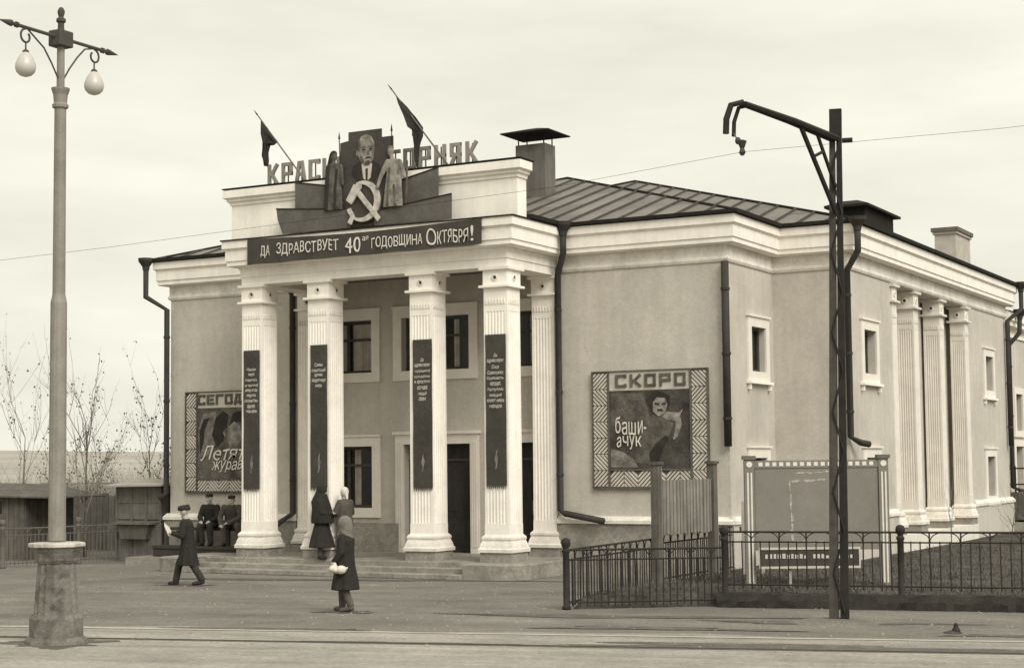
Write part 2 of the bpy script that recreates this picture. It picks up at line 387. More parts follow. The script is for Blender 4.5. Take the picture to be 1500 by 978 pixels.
sw = [(6.38 - YR, 7.36 - YR, 4.45, 5.49), (6.35 - YR, 7.33 - YR, 1.35, 2.48), (18.6 - YR, 19.55 - YR, 4.45, 5.48), (18.5 - YR, 19.5 - YR, 1.3, 2.48)]
wall(mb, (XH, YR), (XH, YH), G, 7.25, sw + [(LG0 - YR, LG1 - YR, .55, 6.78)], .55)
wall(mb, (XH, YH), (XH - 1.5, YH), G, 7.25, [], .3)
walls_o = mb.build('wall', 'plaster', B)
# rear wing, lower, beyond the hall
mb = MB(); XV = 13.1
wall(mb, (XV, YH), (XV, YH + 14), G, 6.5, [(1.9, 2.9, 3.3, 4.5), (1.7, 2.9, 1.3, 2.8)], .3)
mb.build('rear_wing_wall', 'plaster', B)
mb = MB(); sweep(mb, [(XV, YH), (XV, YH + 14), (9, YH + 14)], [(0, 6.3), (.05, 6.3), (.05, 6.38), (.02, 6.4), (.02, 6.6), (.24, 6.62), (.24, 6.75), (.3, 6.78), (.3, 7.05), (0, 7.05)]); mb.build('rear_wing_cornice', 'white_paint', B)
mb = MB(); mb.add([(XV + .35, YH, 7.06), (XV + .35, YH + 14, 7.06), (6, YH + 14, 8.6), (6, YH, 8.6)], [(0, 1, 2, 3)]); mb.build('rear_wing_roof', 'dark_metal', B)
fv = frame((XV, YH), (0, 1))
for z0, z1 in ((3.3, 4.5), (1.3, 2.8)):
    s0 = 1.9 if z0 > 2 else 1.7
    w = MB().fbox(fv, s0, 2.9, -.28, -.24, z0, z1).build('window', 'window_dark', B)
    f = MB()
    for a in ((s0 - .2, s0 + .003, z0 - .2, z1 + .2), (2.897, 3.1, z0 - .2, z1 + .2), (s0, 2.9, z1 - .003, z1 + .2), (s0, 2.9, z0 - .2, z0 + .003)): f.fbox(fv, a[0], a[1], 0.002, .07, a[2], a[3])
    f.build('frame', 'frame_white', w)

# --- cornice round the whole building
path = [(XL, 16), (XL, YW), (0, YW), (0, 0), (XP, 0), (XP, YW), (XR, YW), (XR, YR), (XH, YR), (XH, YH), (9.5, YH)]
mb = MB(); sweep(mb, path, [(-.25, 7.2), (.05, 7.2), (.08, 7.17), (.22, 7.19), (.25, 7.21), (.25, 7.30), (.28, 7.32), (.28, 7.57), (.31, 7.60), (.34, 7.62), (.34, 7.80), (-.25, 7.83)])
mb.build('cornice', 'white_paint', B)
mb = MB(); sweep(mb, path, [(-.3, 7.832), (.36, 7.803), (.37, 7.80), (.37, 7.83), (-.3, 7.86)]); mb.build('cornice_flashing', 'dark_metal', B)
# frieze of the wings and hall (lighter band with a small moulding)
fz = [(.003, 6.80), (.035, 6.81), (.06, 6.86), (.06, 6.90), (.03, 6.92), (.03, 7.198), (.003, 7.198)]
for p in ([(XL, 16), (XL, YW), (-.05, YW)], [(XP + .05, YW), (XR, YW), (XR, YR), (XH, YR), (XH, YH), (9.5, YH)]):
    mb = MB(); sweep(mb, p, fz); mb.build('frieze', 'white_worn', B)
# --- portico: beam, soffit, parapet
mb = MB()
sweep(mb, [(0, YW - .01), (0, 0), (XP, 0), (XP, YW - .01)], [(-.58, 6.753), (.0, 6.753), (.0, 6.93), (.025, 6.94), (.025, 7.10), (.05, 7.14), (.05, 7.195), (-.58, 7.195)])
mb.build('architrave', 'white_paint', B)
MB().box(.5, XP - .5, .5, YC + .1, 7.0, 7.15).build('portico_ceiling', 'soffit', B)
PX0, PX1 = -.30, XP + .28
par = MB().box(PX0, PX1, .0, .42, 7.80, 8.86).build('parapet', 'white_paint', B)
mb = MB(); sweep(mb, [(PX0, .42), (PX0, 0), (PX1, 0), (PX1, .42)], [(-.1, 8.70), (.03, 8.70), (.04, 8.76), (.09, 8.80), (.09, 8.84), (.16, 8.88), (.16, 9.06), (-.1, 9.08)]); mb.build('parapet_cornice', 'white_paint', par)
MB().box(PX0 - .17, PX1 + .17, -.17, .5, 9.082, 9.11).build('flashing', 'dark_metal', par)
MB().box(PX0 + .02, PX1 - .02, .03, .44, 8.85, 9.08).build('core', 'white_paint', par)
MB().box(.1, XP - .1, .43, YW + .5, 7.84, 7.9).build('portico_roof', 'dark_metal', B)
MB().box(XP + .2, XP + .40, .45, YW - .3, 7.835, 7.93).build('eave_gutter', 'dark_metal', B)
MB().box(-.12 - .28, -.12 - .1, .45, YW - .3, 7.835, 7.93).build('eave_gutter', 'dark_metal', B)

# --- fluted square columns
def fluted(mb, cx, cy, z0, z1, w0, w1, nf=6, dep=.013):
    def ring(z, w):
        pts = []; h = w / 2; m = w * .1; span = (w - 2 * m) / nf
        side = [(-h, 0)]
        for i in range(nf):
            a = -h + m + i * span
            side += [(a + span * .12, 0), (a + span * .3, dep), (a + span * .7, dep), (a + span * .88, 0)]
        for k in range(4):
            c, s_ = math.cos(k * math.pi / 2), math.sin(k * math.pi / 2)
            for x, d in side:
                y = -h + d; pts.append((cx + x * c - y * s_, cy + x * s_ + y * c, z))
        return pts
    mb.loft([ring(z0, w0), ring(z1, w1)])
def column(x, y, w, z0, zb, ztop, faces=((0, -1), (1, 0)), name='column', lab=None, ped=True, wm='white_paint'):
    cx, cy = x + w / 2, y + w / 2; h = w / 2
    mb = MB(); mb.sq([(zb + .38, h + .006), (zb + .62, h + .004)], (cx, cy)); fluted(mb, cx, cy, zb + .621, ztop - .98, w, w * .975); mb.sq([(ztop - .979, h * .976), (ztop - .46, h * .97)], (cx, cy))
    c = mb.build(name, wm, B)
    if lab: c['label'] = lab
    MB().sq([(zb, h + .12), (zb + .07, h + .125), (zb + .09, h + .10), (zb + .16, h + .085), (zb + .25, h + .05), (zb + .29, h + .065), (zb + .33, h + .06), (zb + .38, h + .015)], (cx, cy)).build('base', 'white_worn', c)
    if ped: MB().sq([(z0, h + .09), (zb - .002, h + .085)], (cx, cy)).build('pedestal', 'step_stone', c)
    cap = MB().sq([(ztop - .46, h + .02), (ztop - .45, h + .075), (ztop - .40, h + .075), (ztop - .39, h + .004), (ztop - .07, h + .004), (ztop - .06, h + .07), (ztop, h + .075)], (cx, cy)).build('capital', wm, c)
    for nx, ny in faces:
        mb = MB(); F = frame((cx + nx * h, cy + ny * h), (-ny, nx)); zc = ztop - .235
        mb.loft([[F(r * math.cos(2 * math.pi * k / 12), d, zc + r * math.sin(2 * math.pi * k / 12)) for k in range(12)] for r, d in ((.085, .0), (.08, .022), (.05, .03), (.042, .008))])
        mb.build('rosette', 'white_worn', cap)
        mb = MB(); mb.loft([[F(r * math.cos(2 * math.pi * k / 8), d, zc + r * math.sin(2 * math.pi * k / 8)) for k in range(8)] for r, d in ((.038, .006), (.03, .018))]); mb.build('rosette_centre', 'pipe_metal', cap)
        mb = MB()
        for i in range(7):   # small leaf row under the ring
            a = (i - 3) * w * .125
            mb.prism([(a - .018, ztop - .82), (a + .018, ztop - .82), (a + .012, ztop - .74), (a, ztop - .70), (a - .012, ztop - .74)], F, -.01, .012)
        mb.build('leaf_row', 'white_worn', c)
    return c
CW = .606; CX = (0, 1.928, 4.747, 6.674)
for x in CX: column(x, 0, CW, PT, .5, 6.75)
for x in (0.0, XP - .60): column(x, YW - .08, .60, PT, .5, 6.75, ((0, -1),), name='corner_pilaster')
# --- loggia piers on the hall side
for y in (10.95, 13.57):
    column(XH - .48, y, .46, .55, .75, 6.77, ((1, 0), (0, -1)), name='loggia_column', ped=True, wm='loggia_white')
for y, nm in ((LG0 - .3, 0), (LG1 - .38, 1)):
    column(XH - .40, y, .43, .55, .75, 6.77, ((1, 0), (0, -1)), name='loggia_pilaster', ped=True, wm='loggia_white')
MB().box(XH - .54, XH + .16, LG0 - .35, LG1 + .1, G, .56).build('loggia_plinth', 'loggia_white', B)
# --- windows and doors
def surround(F, s0, s1, z0, z1, w, parent, d=.05, zc=None, bottom=True):
    mb = MB()
    mb.fbox(F, s0 - w, s0 + .002, .002, d, z0 - (w if bottom else 0), z1 + w); mb.fbox(F, s1 - .002, s1 + w, .002, d, z0 - (w if bottom else 0), z1 + w)
    mb.fbox(F, s0 + .002, s1 - .002, .002, d, z1 - .002, z1 + w)
    if bottom: mb.fbox(F, s0 + .002, s1 - .002, .002, d, z0 - w, z0 + .002)
    mb.fbox(F, s0 - w - .03, s1 + w + .03, .002, d + .04, z1 + w, z1 + w + .05)
    return mb.build('frame', 'frame_white', parent)
def window_unit(F, s0, s1, z0, z1, depth, w, curtain=False, small=False, sill=True, bottom=True):
    root = MB().fbox(F, s0 + .003, s1 - .003, -depth + .02, -depth + .025, z0 + .003, z1 - .003).build('window', 'window_dark', B)
    surround(F, s0, s1, z0, z1, w, root, bottom=bottom)
    mb = MB(); m = (s0 + s1) / 2; dd = (-depth + .03, -depth + .075)
    for a in ((s0, s0 + .07, z0, z1), (s1 - .07, s1, z0, z1), (s0 + .07, s1 - .07, z0, z0 + .07), (s0 + .07, s1 - .07, z1 - .07, z1), (m - .04, m + .04, z0 + .07, z1 - .07)): mb.fbox(F, a[0], a[1], dd[0], dd[1], a[2], a[3])
    if not small: mb.fbox(F, s0 + .07, s1 - .07, dd[0] + .002, dd[1] - .005, z1 - .5, z1 - .44)
    mb.build('sash', 'window_wood', root)
    if curtain:
        for a, b in curtain:
            mb = MB(); n = 14; A = [F(s0 + .08 + (s1 - s0 - .16) * (a + (b - a) * i / n), -depth + .027 + .002 * math.sin(i * 2.2), z0 + .08) for i in range(n + 1)]
            mb.loft([A, [p + Vector((0, 0, z1 - z0 - .16)) for p in A]], cap=False, close=False); mb.build('curtain', 'curtain', root)
    if sill:
        sl = MB().fbox(F, s0 - w - .06, s1 + w + .06, .004, .12, z0 - w - .06, z0 - w + .0).build('sill', 'white_paint', root)
        mb = MB()
        for q in (s0 - w, s1 + w - .08): mb.fbox(F, q, q + .08, .004, .08, z0 - w - .19, z0 - w - .062)
        mb.build('sill_bracket', 'white_paint', sl)
    return root
for i, (a, b, c, d) in enumerate(up_ops): window_unit(fc, a, b, c, d, .28, .235, curtain=([(.33, .47), (.58, .97)], [(.0, .12), (.72, .8)], [(.4, .5)])[i], sill=False)
a, b, c, d = low_ops[0]; window_unit(fc, a, b, c, d, .28, .235, curtain=[(.6, .72)], sill=False, bottom=True)
for a, b, c, d in low_ops[1:]:
    dr = MB().fbox(fc, a, b, -.27, -.25, c, d).build('door', 'door_dark', B)
    m = (a + b) / 2
    for x0, x1 in ((a + .02, m - .01), (m + .01, b - .02)):
        lf = MB().fbox(fc, x0, x1, -.25, -.20, c + .02, d - .45).build('door_leaf', 'door_dark', dr)
        lf2 = MB()
        for z0, z1 in ((c + .2, c + .85), (c + 1.0, d - .6)): lf2.fbox(fc, x0 + .12, x1 - .12, -.2, -.185, z0, z1)
        lf2.build('door_panel', 'door_dark', lf)
        MB().fbox(fc, m + (.06 if x0 > m else -.09), m + (.09 if x0 > m else -.06), -.2, -.15, c + .95, c + 1.25).build('handle', 'rail_steel', lf)
    MB().fbox(fc, a, b, -.24, -.2, d - .42, d - .36).build('transom', 'window_wood', dr)
    mb = MB(); w = .24
    for q0, q1 in ((a - w, a), (b, b + w)):
        mb.fbox(fc, q0, q1, .003, .06, c, d + w)
        for k in range(3): mb.fbox(fc, q0 + .045 + k * .06, q0 + .075 + k * .06, .058, .075, c + .15, d + .05)
    mb.fbox(fc, a, b, .003, .06, d, d + w); mb.fbox(fc, a - w - .05, b + w + .05, .003, .12, d + w, d + w + .07)
    mb.build('door_frame', 'frame_white', dr)
for (a, b, c, d) in [(3.69 - YW, 4.62 - YW, 4.45, 5.47), (3.62 - YW, 4.55 - YW, 1.35, 2.5)]: window_unit(fs, a, b, c, d, .20, .22, small=True)
for (a, b, c, d) in sw: window_unit(fh, a, b, c, d, .25, .22, small=True)
# plinth bands
for p, pm_ in (([(XL, 16), (XL, YW), (-.06, YW)], 'plinth_stone'), ([(XP + .03, YW), (XR + .098, YW)], 'plinth_stone'), ([(XR, YW - .098), (XR, YR), (XH, YR), (XH, LG0 - .36)], 'plaster'), ([(XH, LG1 + .11), (XH, YH), (11, YH)], 'plaster')):
    mb = MB(); sweep(mb, p, [(.003, G), (.10, G), (.10, 1.055), (.003, 1.055)]); mb.build('plinth', pm_, B)
    mb = MB(); sweep(mb, p, [(.002, 1.057), (.14, 1.057), (.14, 1.13), (.06, 1.22), (.002, 1.22)]); mb.build('plinth_ledge', 'white_worn', B)
mb = MB().box(.62, 2.6, YC - .10, YC - .002, PT, 1.0); mb.build('wall_base', 'plinth_stone', B)
# --- platform and steps
def rr(x0, x1, y0, y1, r, side):
    pts = []
    if side > 0:
        pts += [(x0, y1), (x0, y0)] + [(x1 - r + r * math.sin(t), y0 + r - r * math.cos(t)) for t in [i * math.pi / 16 for i in range(9)]] + [(x1, y1)]
    else:
        pts += [(x1, y1), (x0, y1)] + [(x0 + r - r * math.cos(t), y0 + r - r * math.sin(t)) for t in [i * math.pi / 16 for i in range(9)]] + [(x1, y0)]
    return pts
plat = MB().box(-.75, XP + .25, -.15, YC + .02, G, PT).build('platform', 'step_stone', B)
for (x0, x1, sd_) in ((6.5, XP + .62, 1), (-2.05, -.95, -1)):
    pts = rr(x0, x1, -.72, YW - .13, .75 if sd_ > 0 else .3, sd_)
    MB().loft([[(x, y, G) for x, y in pts], [(x, y, PT - .03) for x, y in pts], [(CEN + (x - CEN) * .996, y + .02, PT - .006) for x, y in pts]]).build('platform_block', 'step_stone', B, bevel=.01)
for i, (yy, zz) in enumerate(((-.82, .055), (-.50, .17), (-.2, .284))):
    MB().box(-.96, 6.51, yy, -.13 + i * .004, G - .01 * i, zz).build('step', 'step_stone', B, bevel=.018)
# --- roof: front hip of the portico block and front hip of the hall, in standing-seam sheets
RZ = 7.85; PIT = .32
roof = MB().add([(XR + .36, YW - .36, RZ - .02), (XR + .36, 30, RZ - .02), (CEN, 30, RZ + (XR + .36 - CEN) * PIT - .02), (CEN, YW - .36 + XR + .36 - CEN, RZ + (XR + .36 - CEN) * PIT - .02), (XL - .36, YW - .36, RZ - .02), (XL - .36, 30, RZ - .02)],
               [(0, 1, 2, 3), (3, 2, 5, 4), (0, 3, 4)]).build('roof', 'dark_metal', B)
def hip_front(x0, x1, y0, z0, vis_from, step=.70):
    half = (x1 - x0) / 2; rows = [0, 1.45, 2.95, 4.5, 6.2, 8.0, 10.5]
    x = x1
    while x > x0 + .05:
        xa, xb = max(x - step, x0), x
        for r0, r1 in zip(rows, rows[1:]):
            j = random.uniform(-.05, .05) if r0 else 0
            poly = [(xa + .008, y0 + r0 + .004), (xb - .008, y0 + r0 + .004), (xb - .008, y0 + r1 - .004), (xa + .008, y0 + r1 - .004)]
            poly = clip_half(poly, lambda p: (x1 - p[0]) - (p[1] - y0)); 
            if len(poly) > 2: poly = clip_half(poly, lambda p: (p[0] - x0) - (p[1] - y0))
            if len(poly) < 3: continue
            dz = random.uniform(.004, .016)
            mb = MB(); zz = lambda p, t: z0 + (p[1] - y0) * PIT + t
            mb.loft([[(p[0], p[1], zz(p, 0)) for p in poly], [(p[0], p[1], zz(p, dz)) for p in poly]])
            mb.build('roof_sheet', 'roof_metal', roof)
        L = min(x1 - xa, xa - x0)
        if L > .1 and xa > x0:
            mb = MB(); mb.loft([[(xa - .022, y0, z0), (xa + .022, y0, z0), (xa + .016, y0, z0 + .065), (xa - .016, y0, z0 + .065)], [(xa - .022, y0 + L, z0 + L * PIT), (xa + .022, y0 + L, z0 + L * PIT), (xa + .016, y0 + L, z0 + L * PIT + .065), (xa - .016, y0 + L, z0 + L * PIT + .065)]])
            mb.build('standing_seam', 'roof_seam', roof)
        x -= step
    for sx, xc in ((-1, x1), (1, x0)):
        MB().tube([(xc, y0, z0 + .03), (xc + sx * half, y0 + half, z0 + half * PIT + .03)], .035, 6).build('hip_roll', 'dark_metal', roof)
    MB().box(x0 - .02, x1 + .02, y0 - .05, y0 + .03, z0 - .03, z0 + .05).build('gutter', 'dark_metal', roof)
hip_front(XL - .36, XR + .36, YW - .36, RZ, 6)
hip_front(CEN - (XH + .36 - CEN), XH + .36, YR - .36, RZ + .004, 10)
hw = XH + .36 - CEN
o = MB().add([(XH + .36, YR - .36, RZ), (XH + .36, YH + .3, RZ), (CEN, YH + .3, RZ + hw * PIT), (CEN, YR - .36 + hw, RZ + hw * PIT), (CEN - hw, YR - .36, RZ), (CEN - hw, YH + .3, RZ)], [(0, 1, 2, 3), (3, 2, 5, 4)]).build('hall_roof_slope', 'roof_metal', roof)
MB().box(XH + .32, XH + .42, YR - .4, YH + .35, RZ - .03, RZ + .055).build('gutter', 'dark_metal', roof)
MB().box(XR + .32, XR + .42, YW - .4, YR - .33, RZ - .03, RZ + .055).build('gutter', 'dark_metal', roof)
# vent dormer over the hall eave
dm = MB().box(12.6, 13.38, 6.5, 8.9, 7.86, 8.40).build('dormer', 'dark_metal', roof)
mb = MB(); mb.loft([[(12.45, 6.3, 8.401), (13.52, 6.3, 8.401), (13.52, 9.1, 8.401), (12.45, 9.1, 8.401)], [(12.45, 6.3, 8.46), (13.52, 6.3, 8.46), (13.52, 9.1, 8.46), (12.45, 9.1, 8.46)], [(12.6, 7.2, 8.68), (13.0, 7.2, 8.68), (13.0, 8.0, 8.68), (12.6, 8.0, 8.68)]]); mb.build('dormer_lid', 'dark_metal', roof)['label'] = 'hipped sheet metal lid of the roof vent'
# chimneys
ch = MB().box(3.78, 4.66, 6.9, 7.5, 8.6, 10.88).build('chimney', 'chimney_plaster', roof)
ch['label'] = 'tall dark chimney with a metal rain lid on four rods'
for x in (3.84, 4.6):
    for y in (6.96, 7.44): MB().tube([(x, y, 10.87), (x, y, 11.16)], .018, 6).build('lid_rod', 'dark_metal', ch)
mb = MB(); mb.loft([[(3.5, 6.55, 11.15), (4.95, 6.55, 11.15), (4.95, 7.85, 11.15), (3.5, 7.85, 11.15)], [(3.5, 6.55, 11.18), (4.95, 6.55, 11.18), (4.95, 7.85, 11.18), (3.5, 7.85, 11.18)], [(4.1, 7.1, 11.34), (4.35, 7.1, 11.34), (4.35, 7.3, 11.34), (4.1, 7.3, 11.34)]]); mb.build('chimney_lid', 'dark_metal', ch)
mb = MB().box(11.75, 12.4, 19.2, 21.0, 8.0, 9.3); ch2 = mb.build('chimney', 'chimney_pale', roof); ch2['label'] = 'pale plastered chimney with a dark cap'
MB().box(11.7, 12.45, 19.15, 21.05, 9.3, 9.38).build('chimney_cap', 'chimney_pale', B)
MB().box(11.66, 12.49, 19.1, 21.1, 9.382, 9.5).build('chimney_cap', 'chimney_plaster', B)
# --- drainpipes
def pipe(pts, r=.075, hopper=None, label=None):
    rt = MB().tube(pts, r, 10).build('drainpipe', 'pipe_metal', B, smooth=True)
    if label: rt['label'] = label
    if hopper: MB().lathe([(.085, -.12), (.10, -.02), (.2, .12), (.21, .2), (.12, .2)], hopper, 12).build('hopper', 'pipe_metal', rt)
    for a, b in zip(pts, pts[1:]):
        a, b = Vector(a), Vector(b)
        if abs((b - a).z) > 2.5:
            for k in (.15, .5, .85): p = a.lerp(b, k); MB().tube([p - Vector((0, 0, .03)), p + Vector((0, 0, .03))], r * 1.2, 10).build('pipe_clamp', 'pipe_metal', rt)
    return rt
pipe([(XL - .5, YW - .42, 7.75), (XL - .5, YW - .42, 6.9), (XL - .02, YW - .14, 6.55), (XL - .02, YW - .14, 1.75), (XL - .12, YW - .3, 1.6)], hopper=(XL - .5, YW - .42, 7.72))
pipe([(-.2, YW - .15, 6.95), (-.12, YW - .12, 6.7), (-.12, YW - .12, 1.25), (-.38, YW - .55, .92), (-.45, YW - .68, .78)])
pipe([(XP + .42, YW - .42, 7.75), (XP + .42, YW - .42, 7.2), (XP + .12, YW - .12, 6.75), (XP + .12, YW - .12, 1.35), (XP + .3, YW - .22, 1.28), (XP + 1.3, YW - .32, 1.12)], hopper=(XP + .42, YW - .42, 7.72))
pipe([(XR - .0, YW - .10, 6.8), (XR - .0, YW - .10, 2.75)], r=.085)
pipe([(XH + .42, YR - .42, 7.75), (XH + .42, YR - .42, 7.15), (XH + .06, YR - .12, 6.75), (XH + .06, YR - .12, 2.95), (XH + .22, YR + .1, 2.82), (XH + .36, YR + .3, 2.78)], hopper=(XH + .42, YR - .42, 7.72))
pipe([(XH + .46, YH + .3, 7.8), (XH + .46, YH + .3, 7.1), (XH + .12, YH - .2, 6.7), (XH + .12, YH - .2, 2.8)], hopper=(XH + .46, YH + .3, 7.75))
pipe([(XV + .45, YH + 1.0, 7.0), (XV + .42, YH + 1.0, 6.4), (XV + .12, YH + .8, 6.0), (XV + .12, YH + .8, 1.5), (XV + .4, YH + 1.2, 1.35)], hopper=(XV + .45, YH + 1.0, 6.95))
# rear steps landing with rail
ld = thing('side_landing', (14.1, 22.5, .15), 'dark landing with iron hand rail at the far right end of the side wall', 'landing')
MB().box(13.25, 15.4, 21.8, 24, .5, 1.35).build('landing_block', 'wood_dark', ld)
MB().box(13.0, 15.8, 21.5, 24.2, .15, .42).build('landing_slab', 'plinth_stone', ld)
mb = MB()
for x in (13.4, 14.6): mb.tube([(x, 21.85, 1.3), (x, 21.85, 2.15)], .03, 6)
for z in (1.6, 2.1): mb.tube([(13.1, 21.85, z), (15.4, 21.85, z)], .028, 6)
mb.build('hand_rail', 'iron', ld)

# ================================================================== DECORATIONS ON THE FACADE
fp = frame((0, 0), (1, 0))   # s = x, depth outward = -y
def fz_(s, d, z): return Vector((s, -d, z))
# roof lettering
sg = thing('roof_sign', (CEN, .15, 9.11), 'grey block letters КРАСНЫЙ ГОРНЯК standing on the parapet', 'sign')
LX = [('К', .68, .98), ('Р', 1.09, 1.40), ('А', 1.49, 1.79), ('С', 1.88, 2.20), ('Н', 2.28, 2.58), ('Ы', 2.68, 3.02), ('Й', 3.1, 3.4), ('Г', 4.13, 4.44), ('О', 4.53, 4.84), ('Р', 4.94, 5.25), ('Н', 5.36, 5.66), ('Я', 5.77, 6.06), ('К', 6.18, 6.48)]
for c, a, b in LX:
    mb = MB(); block_letter(mb, c, fz_, a, b, 9.14, 9.64, .082, -.17, -.12); mb.build('letter', 'sign_grey', sg)
    MB().box((a + b) / 2 - .012, (a + b) / 2 + .012, .18, .2, 9.105, 9.6).build('support', 'iron', sg)
MB().box(.6, 6.55, .172, .2, 9.112, 9.15).build('support_rail', 'iron', sg)
# slogan banner on the cornice
bn = thing('slogan_banner', (CEN, -.37, 7.2), 'long dark cloth banner with white slogan across the portico cornice', 'banner')
mb = MB(); n = 40; T = []; Bt = []; T2 = []; B2 = []
for i in range(n + 1):
    t = i / n; x = .45 + 6.41 * t; y = -.365 - .006 * math.sin(i * 1.3)
    zt = 7.80 - .075 * math.sin(math.pi * t) ; zb = 7.18 + .03 * math.sin(i * .8) * .3 + .05 * t
    T.append((x, y, zt)); Bt.append((x, y - .008 * math.sin(i), zb))
mb.loft([Bt, T, [(p[0], p[1] + .012, p[2]) for p in T], [(p[0], p[1] + .012, p[2]) for p in Bt]], cap=False, close=False)
mb.build('cloth', 'banner_cloth', bn)
for body, a, b, z0, z1 in (('ДА', .86, 1.12, 7.33, 7.62), ('ЗДРАВСТВУЕТ', 1.32, 3.07, 7.32, 7.63), ('40', 3.26, 3.69, 7.28, 7.64), ('ая', 3.74, 3.90, 7.52, 7.62), ('ГОДОВЩИНА', 3.99, 5.35, 7.29, 7.58), ('О', 5.46, 5.70, 7.28, 7.65), ('КТЯБРЯ', 5.73, 6.52, 7.31, 7.60), ('!', 6.60, 6.66, 7.32, 7.66)):
    text_obj('lettering', body, fz_, a, b, z0, z1, .384, 'letter_white', bn)
# vertical banners on the columns
TX = [(['Народы', 'мира', 'боритесь', 'за прочный', 'мир и за', 'мирное', 'сосущество-', 'вание', 'народов'], 'leftmost column, nine lines of text', .08, .55, 5.18, 1.89),
      (['Слава', 'советской', 'армии', 'защитнице', 'мира'], 'column behind the two standing women, five lines of text', 2.03, 2.50, 5.23, 1.91),
      (['Да', 'здравствует', 'нерушимый', 'союз рабочих', 'и крестьян', 'основа', 'нашей', 'силы'], 'third column from left, eight lines of text', 4.85, 5.35, 5.23, 1.90),
      (['Да', 'здравствует', 'Союз', 'Советских', 'Социалисти-', 'ческих', 'Республик', 'твердый', 'оплот мира', 'народов'], 'rightmost column, ten lines of text', 6.73, 7.24, 5.26, 1.945)]
for ln, lab, a, b, zt, zb in TX:
    t = thing('column_banner', ((a + b) / 2, -.02, zb), 'narrow dark banner on the ' + lab, 'banner', 'narrow banners on the portico columns')
    mb = MB(); n = 24; L_ = [(a + .004 * math.sin(i * .7), -.028 - .004 * math.sin(i * .5), zb + (zt - zb) * i / n) for i in range(n + 1)]; R2 = [(b + .004 * math.sin(i * .6 + 1), -.028 - .004 * math.cos(i * .45), p[2]) for i, p in enumerate(L_)]
    mb.loft([L_, R2], cap=False, close=False); mb.loft([[(p[0], p[1] + .006, p[2]) for p in R2], [(p[0], p[1] + .006, p[2]) for p in L_]], cap=False, close=False)
    mb.build('cloth', 'banner_cloth', t)
    mb = MB()
    for k in range(10): x = a + (b - a) * (k + .5) / 10; mb.box(x - .008, x + .008, -.03, -.024, zb - .05 - .01 * (k % 3), zb + .01)
    mb.build('fringe', 'banner_cloth', t)
    z = zt - .42
    for s in ln:
        wd = min((b - a) * .84, .045 * len(s)); c = (a + b) / 2
        text_obj('lettering', s, fz_, c - wd / 2, c + wd / 2, z - .085, z, .036, 'letter_pale', t, .003, shear=.15, bold=.02); z -= .125
    c = (a + b) / 2; z0 = zb + .35   # small painted torch-like leaf ornament
    MB().prism([(c - .03, z0), (c + .01, z0 + .02), (c + .05, z0 + .25), (c + .02, z0 + .33), (c + .045, z0 + .48), (c - .01, z0 + .36), (c - .04, z0 + .22), (c - .01, z0 + .12)], fz_, .033, .038).build('ornament', 'poster_pale', t)
# spread of painted panels in front of the parapet
for pts, d, lab in (([(1.72, 8.35), (2.95, 8.35), (2.95, 8.86), (1.72, 9.07)], .19, 'upper left grey wing panel beside the portrait board'), ([(4.35, 8.3), (5.65, 8.33), (5.65, 9.06), (4.35, 8.80)], .19, 'upper right grey wing panel beside the portrait board'),
                    ([(1.42, 7.86), (3.35, 7.86), (3.35, 8.30), (1.24, 8.47), (1.28, 8.2)], .28, 'lower left grey wing panel above the slogan banner'), ([(4.0, 7.86), (6.04, 7.86), (6.05, 8.42), (4.0, 8.2)], .28, 'lower right grey wing panel above the slogan banner')):
    t = thing('wing_panel', ((pts[0][0] + pts[1][0]) / 2, -d, 7.86), lab, 'panel', 'grey panels on the parapet')
    MB().prism(pts, fz_, d - .025, d).build('panel', 'panel_cloth', t)
    mb = MB(); a, b = pts[-2 if len(pts) == 4 else 2], pts[-1 if len(pts) == 4 else 3]
    mb.tube([fz_(a[0], d, a[1]), fz_(b[0], d, b[1])], .018, 6); mb.build('top_batten', 'iron', t)
    MB().box(pts[0][0] + .1, pts[0][0] + .15, -d + .026, -.005, pts[0][1] + .05, pts[0][1] + .1).build('bracket', 'iron', t)
# portrait board
t = thing('portrait_board', (3.75, -.3, 7.86), 'stepped dark board with painted portrait of a bald bearded man', 'portrait')
MB().prism([(3.04, 7.87), (4.48, 7.87), (4.48, 9.89), (4.17, 9.89), (4.17, 10.09), (3.27, 10.09), (3.27, 9.89), (3.04, 9.86)], fz_, .20, .24).build('board', 'banner_cloth', t)
MB().box(3.5, 3.6, -.205, .05, 8.1, 8.2).build('bracket', 'iron', t)
def blob(cx, cz, rx, rz, n=20, j=.0, a0=0, a1=360):
    return [(cx + rx * math.cos(R_(a0 + (a1 - a0) * i / n)) * (1 + j * math.sin(3.1 * i)), cz + rz * math.sin(R_(a0 + (a1 - a0) * i / n))) for i in range(n)]
MB().prism([(3.35, 9.10), (3.6, 8.85), (3.95, 8.85), (4.16, 9.1), (4.12, 9.26), (3.9, 9.4), (3.62, 9.4), (3.4, 9.28)], fz_, .238, .246).build('suit', 'poster_dark', t)
MB().prism([(3.68, 8.98), (3.78, 8.9), (3.88, 8.98), (3.93, 9.3), (3.63, 9.36)], fz_, .24, .250).build('collar', 'letter_pale', t)
MB().prism([(3.755, 8.93), (3.80, 8.93), (3.81, 9.2), (3.745, 9.2)], fz_, .24, .254).build('tie', 'poster_dark', t)
hd = MB().prism([(3.74, 9.26), (3.86, 9.27), (3.95, 9.40), (3.99, 9.60), (3.98, 9.80), (3.90, 9.94), (3.77, 10.0), (3.63, 9.95), (3.55, 9.82), (3.53, 9.62), (3.57, 9.45), (3.65, 9.32)], fz_, .24, .256).build('face', 'poster_skin', t)
MB().prism(blob(3.515, 9.58, .03, .07, 12), fz_, .24, .254).build('ear', 'poster_skin', hd)
